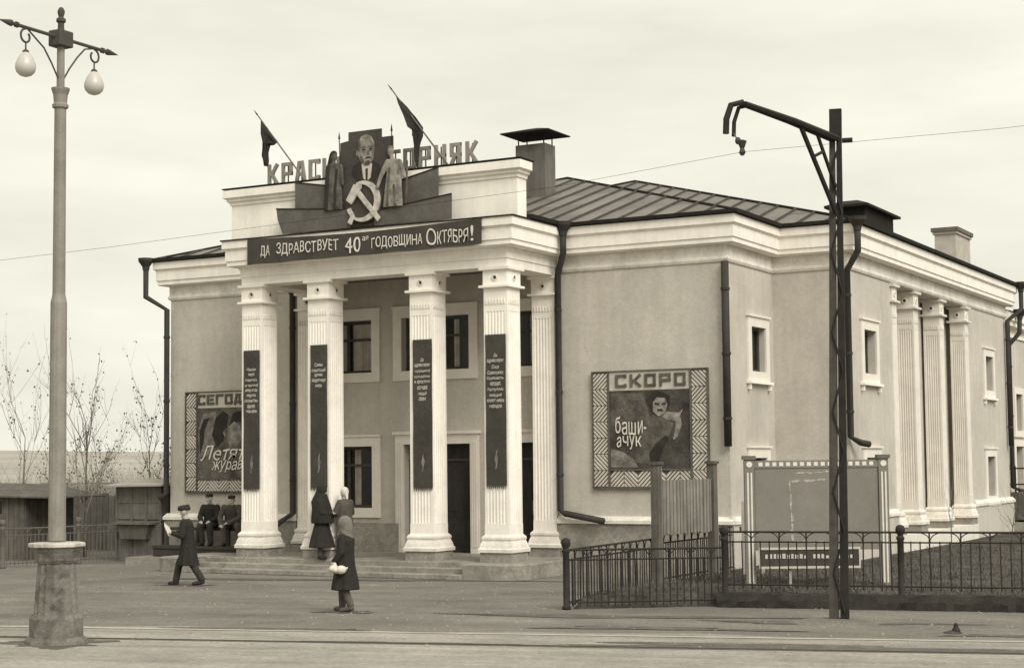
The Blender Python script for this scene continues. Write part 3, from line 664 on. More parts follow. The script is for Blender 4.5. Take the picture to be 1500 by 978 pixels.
MB().prism([(3.75, 9.27), (3.85, 9.28), (3.89, 9.35), (3.84, 9.385), (3.77, 9.38), (3.73, 9.34)], fz_, .255, .260).build('beard', 'poster_mid', hd)
MB().prism([(3.73, 9.42), (3.83, 9.435), (3.92, 9.425), (3.90, 9.455), (3.83, 9.475), (3.76, 9.455)], fz_, .255, .260).build('moustache', 'poster_dark', hd)
for nm_, pts_ in (('painted_shadow', [(3.53, 9.62), (3.60, 9.60), (3.62, 9.72), (3.60, 9.88), (3.55, 9.82)]), ('painted_shadow', [(3.57, 9.45), (3.65, 9.32), (3.72, 9.36), (3.68, 9.46), (3.62, 9.54)]), ('painted_shadow', [(3.93, 9.42), (3.99, 9.6), (3.98, 9.72), (3.955, 9.6)]), ('painted_shadow', [(3.64, 9.6), (3.75, 9.6), (3.74, 9.67), (3.65, 9.67)]), ('painted_shadow', [(3.85, 9.6), (3.95, 9.6), (3.94, 9.67), (3.86, 9.67)])):
    MB().prism(pts_, fz_, .2545, .2575).build(nm_, 'poster_mid', hd)
for x in (3.70, 3.89):
    MB().prism(blob(x, 9.64, .045, .018, 10), fz_, .255, .259).build('eye', 'poster_dark', hd); MB().prism([(x - .06, 9.685), (x + .06, 9.69), (x + .05, 9.71), (x - .05, 9.70)], fz_, .255, .259).build('brow', 'poster_dark', hd)
MB().prism([(3.79, 9.5), (3.86, 9.5), (3.84, 9.62), (3.81, 9.62)], fz_, .255, .259).build('nose', 'poster_mid', hd)
for x, z in ((3.04, 9.86), (4.48, 9.9)):
    mb = MB(); mb.tube([fz_(x, .25, z - .5), fz_(x - .02, .25, z + .12)], .012, 6); mb.tube([fz_(x - .02, .25, z + .1), fz_(x - .022, .25, z + .26)], [.028, .003], 6)
    mb.build('spear_finial', 'iron', t)
# emblem
t = thing('emblem', (3.7, -.35, 7.9), 'pale crossed hammer and sickle emblem below the portrait', 'emblem')
ec = (3.72, 8.44)
MB().prism(blob(ec[0], ec[1], .50, .5, 28), fz_, .24, .30).build('emblem_backing', 'banner_cloth', t)
outer = [(ec[0] + .47 * math.cos(R_(a)), ec[1] + .47 * math.sin(R_(a))) for a in range(-160, 118, 7)]
innr = []
for i, a in enumerate(range(113, -161, -7)):
    w = .05 + .11 * math.sin(math.pi * min(1, i / 34)) if i < 35 else .1
    innr.append((ec[0] + (.47 - max(.02, w)) * math.cos(R_(a)), ec[1] + (.47 - max(.02, w)) * math.sin(R_(a))))
mb = MB(); nn = len(outer); inn = innr[::-1]
for i in range(nn - 1): mb.prism([inn[i], outer[i], outer[i + 1], inn[i + 1]][::1], fz_, .30, .335)
mb.build('sickle', 'emblem_paint', t)
MB().prism([(ec[0] - .42, ec[1] - .46), (ec[0] - .32, ec[1] - .52), (ec[0] - .22, ec[1] - .34), (ec[0] - .31, ec[1] - .28)], fz_, .30, .34).build('sickle_handle', 'emblem_paint', t)
MB().prism([(ec[0] - .20, ec[1] + .22), (ec[0] + .42, ec[1] - .50), (ec[0] + .50, ec[1] - .42), (ec[0] - .11, ec[1] + .30)], fz_, .336, .365).build('hammer_handle', 'emblem_paint', t)
MB().prism([(ec[0] - .43, ec[1] + .05), (ec[0] - .29, ec[1] - .06), (ec[0] - .02, ec[1] + .30), (ec[0] - .02, ec[1] + .38), (ec[0] - .22, ec[1] + .40)], fz_, .336, .38).build('hammer_head', 'emblem_paint', t)
# ------------------------------------------------------------------ organic helper (people, figures)
def organic(name, prims, voxel, m, parent=None, smooth=3, squash=None, M=None, loc=None):
    """capsules, lofts and ellipsoids fused into ONE continuous surface"""
    mb = MB()
    for p in prims:
        if p[0] == 'c':      # tapered limb
            _, a, ra, b, rb = p; a, b = Vector(a), Vector(b)
            k = [-.92, -.6, 0, 1, 1.6, 1.92]
            pts = []; rr_ = []
            d = (b - a).normalized()
            for off, r in ((-ra * .95, ra * .3), (-ra * .6, ra * .8), (0, ra)): pts.append(a + d * off); rr_.append(r)
            for off, r in ((0, rb), (rb * .6, rb * .8), (rb * .95, rb * .3)): pts.append(b + d * off); rr_.append(r)
            mb.tube(pts, rr_, 12)
        elif p[0] == 'e': mb.ball(p[1], 1, 14, 10, p[2])
        elif p[0] == 'l':    # loft of ellipses (cx,cy,z,rx,ry)
            fo = p[2] if len(p) > 2 else 0; nk = 54 if fo else 18; z0_ = p[1][0][2]; z1_ = p[1][-1][2]; rgs = []
            src = p[1] if not fo else [tuple(a_[q] + (b_[q] - a_[q]) * t_ for q in range(5)) for a_, b_ in zip(p[1], p[1][1:]) for t_ in (0, .33, .67)] + [p[1][-1]]
            for c in src:
                ring = []; u_ = (c[2] - z0_) / (z1_ - z0_)
                for k in range(nk):
                    th = 2 * math.pi * k / nk; w_ = 1 + fo * max(.15, 1 - u_ * 1.25) * (.6 * math.sin(7 * th + 2.3 * u_) + .4 * math.sin(11 * th + 1 - 4 * u_)) + fo * .35 * math.sin(13 * u_ + 2 * math.sin(3 * th)) * min(1, u_ * 3) * (1 - u_)
                    ring.append((c[0] + c[3] * w_ * math.cos(th), c[1] + c[4] * w_ * math.sin(th), c[2]))
                rgs.append(ring)
            mb.loft(rgs)
    me = mb.mesh(name, m)
    o = bpy.data.objects.new(name, me); COL.objects.link(o)
    md = o.modifiers.new('r', 'REMESH'); md.mode = 'VOXEL'; md.voxel_size = voxel
    sm = o.modifiers.new('s', 'SMOOTH'); sm.factor = .5; sm.iterations = smooth
    bpy.context.view_layer.update()
    m2 = bpy.data.meshes.new_from_object(o.evaluated_get(bpy.context.evaluated_depsgraph_get()))
    bpy.data.objects.remove(o); bpy.data.meshes.remove(me); m2.name = name; m2.shade_smooth()
    if not m2.materials: m2.materials.append(MATS[m])
    if squash: 
        for v in m2.vertices: v.co = squash(v.co)
    if M:
        m2.transform(M)
    q = bpy.data.objects.new(name, m2); COL.objects.link(q)
    if parent: q.parent = parent
    if loc is not None: q.location = loc
    return q
# painted relief figures beside the portrait (half-depth cut-outs)
def relief(name, lab, x, d, z0, h, m, prims):
    t = thing(name, (x, -d, z0), lab, 'figure', 'painted figures on the parapet')
    for nm, mm, pr in prims:
        organic(nm, pr, .016, mm, t, 2, squash=lambda c: Vector((c.x * h, c.y * h * .45, c.z * h)))
    return t
relief('painted_figure', 'dark painted figure of a man in long cloak left of the portrait', 2.90, .30, 8.30, 1.0, 'panel_cloth', [
    ('body', 'poster_mid', [('l', [(0, 0, 0, .24, .1), (0, 0, .5, .22, .1), (0, 0, .9, .22, .1), (0, 0, 1.08, .14, .08)]), ('c', (0, 0, 1.08), .06, (.0, 0, 1.16), .05), ('e', (.01, 0, 1.25), (.085, .09, .115)), ('c', (.2, -.02, 1.0), .06, (.26, -.06, .6), .05)]),
    ('cloak', 'poster_dark', [('l', [(-.2, .0, 0, .07, .12), (-.17, 0, .6, .08, .13), (-.13, 0, 1.05, .08, .12)]), ('l', [(.05, -.06, .0, .05, .06), (.06, -.06, .5, .05, .06), (.1, -.04, .95, .05, .06)]), ('e', (-.01, .02, 1.31), (.1, .1, .085)), ('c', (-.07, 0, 1.3), .05, (-.12, 0, 1.05), .07)])])
relief('painted_figure', 'pale painted figure in long coat right of the portrait reaching to the emblem', 4.52, .31, 8.25, 1.0, 'letter_pale', [
    ('body', 'poster_skin', [('l', [(0, 0, 0, .27, .1), (.02, 0, .5, .22, .1), (.05, 0, .85, .2, .1), (.04, 0, 1.08, .16, .08)]), ('c', (.0, 0, 1.08), .06, (-.03, 0, 1.2), .05), ('e', (-.05, 0, 1.27), (.085, .09, .115)), ('c', (-.13, -.02, 1.03), .07, (-.30, -.05, .72), .06), ('c', (-.30, -.05, .72), .055, (-.40, -.07, .46), .045), ('c', (.2, 0, 1.0), .065, (.33, -.03, .66), .055)]),
    ('shade_fold', 'poster_mid', [('l', [(-.12, -.08, .02, .035, .06), (-.09, -.08, .5, .03, .06), (-.06, -.06, .9, .03, .06)]), ('l', [(.1, -.08, .02, .03, .06), (.06, -.08, .5, .03, .06)]), ('c', (.36, -.03, .05), .03, (.40, -.03, 1.0), .03), ('e', (-.06, .03, 1.345), (.09, .1, .06))])])
# flags on slanting poles
for base, tip, pts, lab in (((1.85, .05, 9.12), (.81, -.35, 10.67), [(.02, -.06), (.16, -.22), (.41, -.58), (.33, -.66), (.22, -.66), (.19, -.9), (.19, -1.17), (.10, -1.15), (.05, -.9), (.07, -.55), (.03, -.3)], 'dark limp flag on a slanting pole above the first letters'),
                            ((5.78, .05, 9.12), (4.60, -.35, 10.84), [(.03, -.05), (.28, -.34), (.46, -.58), (.62, -.82), (.61, -1.02), (.53, -1.30), (.51, -1.75), (.47, -1.72), (.48, -1.28), (.40, -1.02), (.43, -.84), (.34, -.6), (.14, -.28)], 'dark furled flag on a slanting pole above the last letters')):
    t = thing('flag', base, lab, 'flag', 'flags on the parapet')
    b, tp = Vector(base), Vector(tip); d = (b - tp).normalized()
    MB().tube([b, tp - d * .12], [.022, .014], 8).build('flag_pole', 'wood_mid', t)
    MB().tube([tp - d * .1, tp - d * .26], [.022, .003], 6).build('finial', 'iron', t)
    mb = MB(); n = len(pts); rings = []
    # folded cloth: front and back skins with rippled depth
    cxm = sum(p[0] for p in pts) / n; czm = sum(p[1] for p in pts) / n
    for sc, dy in ((1, 0), (.75, .05), (.4, .03), (.08, .06)):
        rings.append([(tp.x + cxm + (p[0] - cxm) * sc, tp.y + (p[0]) * .38 - dy - .02 * math.sin(i * 2.1), tp.z + czm + (p[1] - czm) * sc) for i, p in enumerate(pts)])
    back = [[(q[0], 2 * (tp.y + (q[0] - tp.x) * .38) - q[1], q[2]) for q in r] for r in rings[::-1]]
    mb.loft(rings + back); mb.build('flag_cloth', 'flag_cloth', t, smooth=False)
# ------------------------------------------------------------------ poster boards
def poster(name, lab, x0, x1, z0, z1, head, canv, letters, art, y=YW, cm='poster_canvas', script=None):
    F = frame((0, y), (1, 0)); t = thing(name, ((x0 + x1) / 2, y - .05, z0), lab, 'poster board', 'poster boards on the facade')
    MB().fbox(F, x0, x1, .003, .035, z0, z1).build('backing', 'slat_back', t)
    cx0, cx1, cz0, cz1 = canv
    MB().fbox(F, cx0, cx1, .03, .06, cz0, cz1).build('canvas', cm, t)
    MB().fbox(F, cx0 - .02, cx1 + .02, .03, .05, cz1, z1 - .03).build('header_board', 'slat', t)
    mb = MB()
    for a in ((x0, x0 + .035, z0, z1), (x1 - .035, x1, z0, z1), (x0 + .035, x1 - .035, z0, z0 + .05), (x0 + .035, x1 - .035, z1 - .03, z1), (cx0 - .045, cx0, z0 + .05, z1 - .03), (cx1, cx1 + .045, z0 + .05, z1 - .03), (cx0, cx1, cz0 - .04, cz0)): mb.fbox(F, a[0], a[1], .035, .075, a[2], a[3])
    mb.build('trim', 'wood_dark', t)
    zones = []
    for a, b in ((x0 + .04, cx0 - .05), (cx1 + .05, x1 - .04)):
        hz = (z1 - z0 - .1) / 7
        for k in range(7): zones.append((a, b, z0 + .055 + k * hz + .008, z0 + .055 + (k + 1) * hz - .008, 1 if (k + (a > (x0 + x1) / 2)) % 2 else -1))
    nb = 6; w = (cx1 - cx0 + .08) / nb
    for k in range(nb): zones.append((cx0 + w * k + .008, cx0 + w * (k + 1) - .008, z0 + .055, cz0 - .045, 1 if k % 2 else -1))
    for a, b, c, d, sg_ in zones:
        k = -3.0
        L = (b - a) + (d - c); n = int(L / .098)
        for i in range(n):
            u = (i + .5) * .098
            # diagonal strip s*x + z = const
            if sg_ > 0: P0, P1 = (a - 1, c + u + 1), (a + u + 1, c - 1)
            else: P0, P1 = (b + 1, c + u + 1), (b - u - 1, c - 1)
            tv = Vector((P1[0] - P0[0], P1[1] - P0[1])).normalized(); nv = Vector((-tv.y, tv.x)) * .021
            poly = clip([(P0[0] - nv.x, P0[1] - nv.y), (P1[0] - nv.x, P1[1] - nv.y), (P1[0] + nv.x, P1[1] + nv.y), (P0[0] + nv.x, P0[1] + nv.y)], (a, b, c, d))
            if len(poly) > 2: MB().prism(poly, F, .035, .058).build('slat', 'slat', t)
    for ch, a, b, c, d in letters:
        mb = MB(); block_letter(mb, ch, F, a, b, c, d, .06, .052, .075); mb.build('letter', 'wood_dark', t)
    W_, H_ = cx1 - cx0, cz1 - cz0
    for i, (nm, m, pts) in enumerate(art):
        MB().prism([(cx0 + p[0] * W_, cz0 + p[1] * H_) for p in pts], F, .055, .062 + .0015 * i).build(nm, m, t)
    for body, a, b, c, d, sl, sh in script or []:
        text_obj('lettering', body, F, cx0 + a * W_, cx0 + b * W_, cz0 + c * H_, cz0 + d * H_, .085, 'letter_white', t, .004, slant=sl, shear=sh)
    return t
lw = [(10.61 - 8.65) * v for v in (0, .2)]
LS = []
for i, ch in enumerate('СКОРО'): a = 8.80 + i * .36; LS.append((ch, a, a + .27, 4.11, 4.40))
poster('poster_board', 'slatted poster board headed СКОРО on the right wing', 8.20, 11.04, 1.83, 4.49, None, (8.64, 10.60, 2.28, 4.04), LS, [
    ('painted_sky', 'poster_mid', [(.02, .55), (.3, .48), (.52, .62), (.42, .96), (.02, .97)]),
    ('painted_ground', 'poster_pale', [(.01, .02), (.36, .02), (.30, .12), (.16, .22), (.01, .26)]),
    ('painted_robe', 'poster_mid', [(.30, .08), (.58, .05), (.62, .2), (.74, .40), (.80, .56), (.70, .66), (.55, .68), (.42, .60), (.36, .42), (.38, .25)]),
    ('painted_sash', 'poster_dark', [(.50, .08), (.60, .08), (.66, .24), (.74, .38), (.70, .42), (.58, .32), (.50, .2)]),
    ('painted_arm', 'poster_skin', [(.66, .66), (.72, .72), (.86, .70), (.92, .75), (.88, .66), (.90, .55), (.85, .40), (.79, .36), (.82, .50), (.82, .60), (.72, .62)]),
    ('painted_hair', 'poster_dark', [(.50, .78), (.46, .88), (.54, .96), (.66, .97), (.76, .92), (.76, .82), (.70, .72), (.56, .7)]),
    ('painted_face', 'poster_skin', [(.55, .72), (.62, .66), (.70, .70), (.73, .80), (.70, .89), (.60, .90), (.55, .84)]),
    ('painted_brow', 'poster_dark', [(.57, .81), (.63, .80), (.63, .825), (.57, .835)]), ('painted_brow', 'poster_dark', [(.66, .80), (.71, .81), (.71, .835), (.66, .825)]), ('painted_beard', 'poster_dark', [(.60, .725), (.68, .725), (.66, .755), (.61, .755)])],
    script=[('баши-', .08, .47, .44, .66, 0, 0), ('ачук', .09, .40, .24, .42, 0, 0)])
LS = []
for i, ch in enumerate('СЕГОДНЯ'): a = -3.19 + i * .295; LS.append((ch, a, a + .24, 4.02, 4.29))
poster('poster_board', 'slatted poster board headed СЕГОДНЯ on the left wing behind the first column', -3.61, -.78, 1.74, 4.37, None, (-3.20, -1.20, 2.12, 3.94), LS, [
    ('painted_light', 'poster_pale', [(.02, .3), (.2, .32), (.34, .6), (.3, .95), (.1, .92), (.02, .7)]),
    ('painted_dark_shape', 'poster_dark', [(.04, .34), (.10, .5), (.12, .7), (.2, .86), (.1, .84), (.03, .66)]),
    ('painted_hair', 'poster_dark', [(.24, .62), (.30, .86), (.42, .95), (.50, .90), (.48, .70), (.42, .52), (.32, .44)]),
    ('painted_hair', 'poster_dark', [(.52, .74), (.58, .92), (.72, .95), (.84, .84), (.84, .62), (.7, .8), (.58, .78)]),
    ('painted_face', 'poster_skin', [(.48, .54), (.50, .72), (.60, .80), (.70, .74), (.72, .56), (.64, .44), (.54, .44)]),
    ('painted_face', 'poster_skin', [(.42, .64), (.47, .72), (.485, .64), (.45, .58)])],
    cm='poster_canvas2', script=[('Летят', .06, .80, .26, .46, .0, .35), ('журавли', .24, .94, .08, .25, 0, .35)])

# ================================================================== STREET FURNITURE
# --- lamp post
LP = Vector((7.5, -13.9, G))
t = thing('lamp_post', LP, 'tall lamp post with two hanging globes on a stone pedestal', 'lamp post')
def oct_(mb, prof): return mb.lathe([(r / math.cos(math.pi / 8), z) for r, z in prof], LP, 8, math.pi / 8 + .25)
oct_(MB(), [(.42, 0), (.41, .05), (.38, .09), (.37, .10)]).build('footing', 'pedestal', t)
ped = oct_(MB(), [(.35, .10), (.35, .36), (.33, .40), (.325, .42)]).build('pedestal_base', 'pedestal', t)
mb = MB(); rings = []
for z, r in ((.42, .315), (1.15, .265)):
    ring = []
    for k in range(32):
        a = 2 * math.pi * k / 32 + .25; rr2 = r * (1 if k % 2 == 0 else .94); ring.append((LP.x + rr2 * math.cos(a), LP.y + rr2 * math.sin(a), LP.z + z))
    rings.append(ring)
mb.loft(rings); mb.build('pedestal_shaft', 'pedestal', t)
oct_(MB(), [(.27, 1.15), (.275, 1.17), (.285, 1.18), (.285, 1.22), (.30, 1.29), (.325, 1.34), (.325, 1.375)]).build('pedestal_cap', 'pedestal', t)
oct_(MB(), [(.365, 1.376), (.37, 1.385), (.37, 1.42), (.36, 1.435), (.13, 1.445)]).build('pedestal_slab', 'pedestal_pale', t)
MB().lathe([(.125, 1.46), (.118, 4.9), (.10, 4.98), (.092, 5.02), (.085, 7.78)], LP, 14).build('shaft', 'lamp_paint', t, smooth=False)
MB().lathe([(.115, 7.76), (.12, 7.80), (.095, 7.83), (.105, 7.95), (.13, 8.02), (.135, 8.05), (.06, 8.06)], LP, 14).build('capital', 'lamp_paint', t)
MB().lathe([(.058, 8.05), (.055, 8.68)], LP, 10).build('neck', 'lamp_paint', t)
MB().box(LP.x - .12, LP.x + .12, LP.y - .14, LP.y + .14, LP.z + 8.66, LP.z + 8.90).build('junction_box', 'lamp_dark', t, bevel=.02)
MB().lathe([(.05, 8.88), (.045, 9.02), (.07, 9.04), (.07, 9.08), (.035, 9.11), (.05, 9.16), (.055, 9.20), (.03, 9.25), (.005, 9.26)], LP, 10).build('finial', 'lamp_dark', t)
for sg_ in (-1, 1):
    Q = lambda y, z: (LP.x, LP.y + sg_ * y, LP.z + z)
    a = MB().tube([Q(.12, 8.80), Q(1.0, 8.80)], .027, 8); a.tube([Q(.98, 8.8), Q(1.02, 8.8), Q(1.22, 8.8)], [.05, .045, .004], 8); a.tube([Q(.86, 8.8), Q(.9, 8.8)], .045, 8)
    arm = a.build('arm', 'lamp_dark', t)
    MB().tube([Q(.06, 8.2), Q(.18, 8.38), Q(.34, 8.58), Q(.5, 8.68 if sg_ < 0 else 8.74), Q(.66, 8.78)], .013, 6).build('brace', 'lamp_dark', t)
    mb = MB(); pts = []
    for i in range(15):
        th = i / 14 * math.pi * 1.75; rr3 = .11 - .003 * i; pts.append(Q(.70 + rr3 * math.sin(th) * (1 if sg_ < 0 else 1), 8.67 + rr3 * math.cos(th)))
    mb.tube(pts, .016, 6); mb.tube([Q(.70, 8.57), Q(.70, 8.44)], .012, 6); mb.build('scroll', 'lamp_dark', arm)
    MB().lathe([(.02, .0), (.045, -.02), (.05, -.05)], Q(.70, 8.48), 10).build('globe_cap', 'lamp_dark', arm)
    MB().lathe([(.04, .19), (.07, .165), (.11, .10), (.143, .02), (.148, -.04), (.13, -.10), (.085, -.145), (.03, -.165), (.004, -.168)], Q(.70, 8.25), 18).build('globe', 'glass_globe', t, smooth=True)
# --- traction pole with bracket arm
TP = Vector((16.74, -6.72, G)); t = thing('traction_pole', TP, 'dark lattice steel pole with a bracket arm for the tram wire', 'pole')
def tp(a, b, z): return TP + SD * (a + .04 + .0155 * max(0, z)) + SN * b + Vector((0, 0, z))
def tb(mb, a0, a1, b0, b1, z0, z1):
    return mb.loft([[tp(a0, b0, z0), tp(a1, b0, z0), tp(a1, b1, z0), tp(a0, b1, z0)], [tp(a0, b0, z1), tp(a1, b0, z1), tp(a1, b1, z1), tp(a0, b1, z1)]])
for s0, s1, m in ((-.155, -.012, 'pole_left'), (.018, .15, 'pole_steel')):
    mb = MB(); mb.loft([[tp(s0, -.07, -.1), tp(s1, -.07, -.1), tp(s1, .09, -.1), tp(s0, .09, -.1)], [tp(s0 * .6, -.05, 7.98), tp(s1 * .6, -.05, 7.98), tp(s1 * .6, .06, 7.98), tp(s0 * .6, .06, 7.98)]]); mb.build('channel', m, t)
mb = MB(); z = .15; k = 0
while z < 7.2:
    a, b = (-.07, .09) if k % 2 else (.09, -.07)
    mb.tube([tp(a, -.085 + .002 * z, z), tp(b, -.083 + .002 * z, z + .62)], .016, 4); z += .62; k += 1
mb.build('lacing', 'pole_steel', t)
tb(MB(), -.095, .095, -.06, .07, 7.55, 8.0).build('head_plate', 'pole_steel', t)
MB().tube([tp(.1, 0, 7.5), tp(.26, 0, 7.5)], .04, 8).build('bolt', 'pole_steel', t)
AT = Vector((16.47, -9.62, 7.54)); A0 = tp(0, -.05, 7.52)
ad = (AT - A0); 
mb = MB()
for sx in (-.05, .05): mb.tube([A0 + SD * sx, A0 + ad * .5 + SD * sx + Vector((0, 0, .02)), AT + SD * sx * .6], [.05, .042, .035], 6)
mb.build('bracket_arm', 'pole_steel', t)
mb = MB(); B1 = A0 + ad * .40; B0 = tp(0, -.08, 6.35); B2 = tp(0, -.08, 6.75); B3 = A0 + ad * .22
mb.tube([B1, B0], .042, 6); mb.tube([B3, B2], .032, 6); mb.tube([B1.lerp(B0, .35), B3.lerp(B2, .35) + Vector((0, 0, 0))], .025, 6); mb.build('brace', 'pole_steel', t)
mb = MB(); dn = ad.normalized()
H1 = AT + dn * .10; 
for q, r in ((0, .045), (-.22, .03)):
    mb.tube([AT + dn * q + Vector((0, 0, .02)), AT + dn * (q + .14) - SD * .10 + Vector((0, 0, -.04)), AT + dn * (q + .18) - SD * .15 + Vector((0, 0, -.25)), AT + dn * (q + .18) - SD * .16 + Vector((0, 0, -.46))], r, 6)
mb.build('hook', 'pole_steel', t)
WC = Vector((16.75, -10.35, 6.70)); HK = AT + dn * .0 - SD * .14 + Vector((0, 0, -.42))
ins = MB().tube([HK, HK.lerp(WC, .35)], .012, 6); p = HK.lerp(WC, .42); ins.ball(p, .045, 8, 6, (1, 1, 1.2)); ins.tube([p, HK.lerp(WC, .7)], .012, 6)
p = HK.lerp(WC, .82); ins.lathe([(.02, .12), (.07, .10), (.045, .03), (.03, 0), (.05, -.06), (.025, -.10)], p, 8); ins.build('insulator', 'insulator', t)
wr = thing('tram_wire', WC, 'thin overhead tram wire crossing the picture under the bracket arm', 'wire')
MB().tube([(-8, -16.5, 4.95), (5.4, -13.1, 5.67), (7.1, -12.45, 5.83), (14.05, -10.75, 6.40), WC, (20.05, -9.4, 6.84), (30, -6.6, 7.6)], .0027, 5).build('contact_wire', 'pole_steel', wr)
# --- iron fences
def arc_pts(F, s, w, h, z):
    return [F(s + w * .5 * (1 - math.cos(math.pi * i / 8)), 0, z - h * math.sin(math.pi * i / 8)) for i in range(9)]
def iron_fence(lab, runs, posts, group, pitch=.155, ztop=1.0, name='iron_fence', im='iron'):
    p0 = runs[0][0]; t = thing(name, (p0[0], p0[1], runs[0][2]), lab, 'fence', group)
    barm = {}
    for (a, b, z0, zr) in runs:
        A, Bp = Vector((a[0], a[1])), Vector((b[0], b[1])); L = (Bp - A).length; F = frame(a, Bp - A)
        ang = math.atan2((Bp - A).y, (Bp - A).x)
        for zz, r in ((zr, .02), (zr - .17, .015), (z0 + .12, .017)):
            MB().tube([F(0, 0, zz), F(L, 0, zz)], r, 6).build('rail', im, t)
        n = max(3, int(L / (pitch if zr > 1 or name != 'iron_fence' else min(pitch, .12)))); dx = L / n
        for i in range(1, n):
            tall = (i % 3 == 0); h = zr - (z0 + .05) if tall else zr - .15 - (z0 + .05)
            key = round(h, 3)
            if key not in barm: barm[key] = MB().tube([(0, 0, 0), (0, 0, h)], .0115 if not tall else .0145, 5).mesh('bar', im)
            lean = Euler((random.uniform(-.012, .012), random.uniform(-.015, .015), 0))
            place('bar', barm[key], F(i * dx, 0, z0 + .05), t, lean)
        i = 3
        while i * dx < L - .2:
            for sg_ in (-1, 1):
                pts = [F(i * dx + sg_ * 1.15 * dx * math.sin(math.pi / 2 * k / 6), .012, zr - .165 * (k / 6) ** 1.6 * 0 - .16 * (1 - math.cos(math.pi / 2 * k / 6))) for k in range(7)]
                pts = [F(i * dx + sg_ * dx * 1.2 * (1 - math.cos(math.pi / 2 * k / 6)), .012, zr - .155 + .15 * math.sin(math.pi / 2 * k / 6)) for k in range(7)]
                MB().tube(pts, .009, 5).build('scroll', im, t)
            i += 3
    pm = MB().lathe([(.075, 0), (.075, .05), (.055, .07), (.055, .96), (.07, .98), (.07, 1.01), (.05, 1.03), (.045, 1.05), (.07, 1.08), (.085, 1.13), (.07, 1.19), (.03, 1.215), (.004, 1.22)], (0, 0, 0), 12).mesh('post', im, True)
    for x, y, z in posts: place('post', pm, (x, y, z), t)
    return t
P1, P2, P3, P4 = (11.85, -6.3), (14.12, -4.72), (17.05, -4.18), (21.0, -3.45)
iron_fence('low iron fence with ball topped posts along the street front of the garden', [(P1, P2, G, .95), (P2, P3, .20, 1.22), (P3, P4, .20, 1.22)], [(P1[0], P1[1], G), (P2[0], P2[1], .10), (P3[0], P3[1], .13), (P4[0], P4[1], .13)], 'garden fences')
iron_fence('low iron fence running back from the corner post to the right wing', [(P1, (11.62, -2.0), G, .95), ((11.62, -2.0), (11.60, 2.1), G + .1, 1.02)], [(11.62, -2.0, G)], 'garden fences', pitch=.12)
mb = MB(); rings = []; rgk = random.Random(8)
for a, b in ((P2, P3), (P3, P4)):
    F = frame(a, (b[0] - a[0], b[1] - a[1])); L = (Vector(b) - Vector(a)).length; n = int(L / .12)
    for i in range(n + (b is P4)):
        q = L * i / n - (.12 if (i == 0 and a is P2) else 0); j = lambda v: rgk.uniform(-v, v)
        rings.append([F(q, -.2, G - .02), F(q, .20 + j(.05), G - .02), F(q, .17 + j(.03), G + .12 + j(.02)), F(q, .10 + j(.02), .185 + j(.02)), F(q, -.12, .185 + j(.015)), F(q, -.2, .15)])
mb.loft(rings)
kb = thing('fence_kerb', (17, -4.2, G), 'low dark kerb wall under the right part of the iron fence', 'kerb')
mb.build('kerb_stone', 'kerb_earth', kb)
iron_fence('iron picket fence beside the wooden kiosk at far left', [((-8.6, -6.5), (-6.55, -1.2), G, .92), ((-6.55, -1.2), (-5.75, 2.3), G, .92)], [(-6.55, -1.2, G), (-6.05, .95, G)], 'yard fence', pitch=.115, im='fence_weathered')
# --- slatted board stand by the fence
t = thing('slatted_stand', (11.85, -1.2, .1), 'ribbed wooden board between two square posts behind the fence', 'notice stand')
FA = frame((11.80, -2.35), (.10, 1)); LL = 2.3
for s in (0, LL):
    MB().fbox(FA, s - .07, s + .09, -.08, .08, .05, 2.38).build('post', 'wood_dark', t)
    MB().fbox(FA, s - .10, s + .12, -.11, .11, 2.38, 2.44).build('post_cap', 'wood_dark', t)
    MB().fbox(FA, s + .092, s + .12, -.06, .07, .05, 2.36).build('post_strip', 'wood_pale', t)
n = 30
for i in range(n):
    a = .14 + (LL - .24) * i / n
    MB().fbox(FA, a + .006, a + (LL - .24) / n - .006, -.02, .025 + .012 * (i % 2), 1.02 + random.uniform(-.03, .03), 2.08).build('slat', 'wood_rib', t)
MB().fbox(FA, .12, LL - .08, -.05, -.02, 1.2, 1.3).build('batten', 'wood_dark', t)
MB().fbox(FA, .12, LL - .08, -.05, -.02, 1.8, 1.9).build('batten', 'wood_dark', t)
# --- big grey notice board
t = thing('notice_board', (15, -2.2, .15), 'large grey board with a row of white squares along its top', 'notice board')
FB = frame((13.88, -2.83), (2.16, 1.17)); LB = 2.46
MB().fbox(FB, .1, LB - .1, -.03, .03, .80, 2.30).build('panel', 'board_grey', t)
MB().fbox(FB, .02, LB - .02, -.035, .045, 2.30, 2.44).build('header', 'board_grey', t)
for s in (0, LB):
    p = MB().fbox(FB, s - .09, s + .09, -.07, .06, .1, 2.46).build('post', 'board_grey', t)
    MB().fbox(FB, s - .12, s + .12, -.09, .085, 2.46, 2.53).build('post_cap', 'wood_mid', p)
    for q in (-.045, .02): MB().fbox(FB, s + q, s + q + .03, .058, .066, .2, 2.22).build('painted_stripe', 'letter_white', p)
    mb = MB(); mb.loft([[FB(s + .055 * math.cos(2 * math.pi * k / 14), d, 2.37 + .055 * math.sin(2 * math.pi * k / 14)) for k in range(14)] for d in (.058, .07)]); mb.build('disc', 'letter_white', p)
for i in range(17):
    a = .17 + i * .127; MB().fbox(FB, a, a + .075, .044, .052, 2.335, 2.405).build('white_square', 'letter_white', t)
rr4 = random.Random(5)
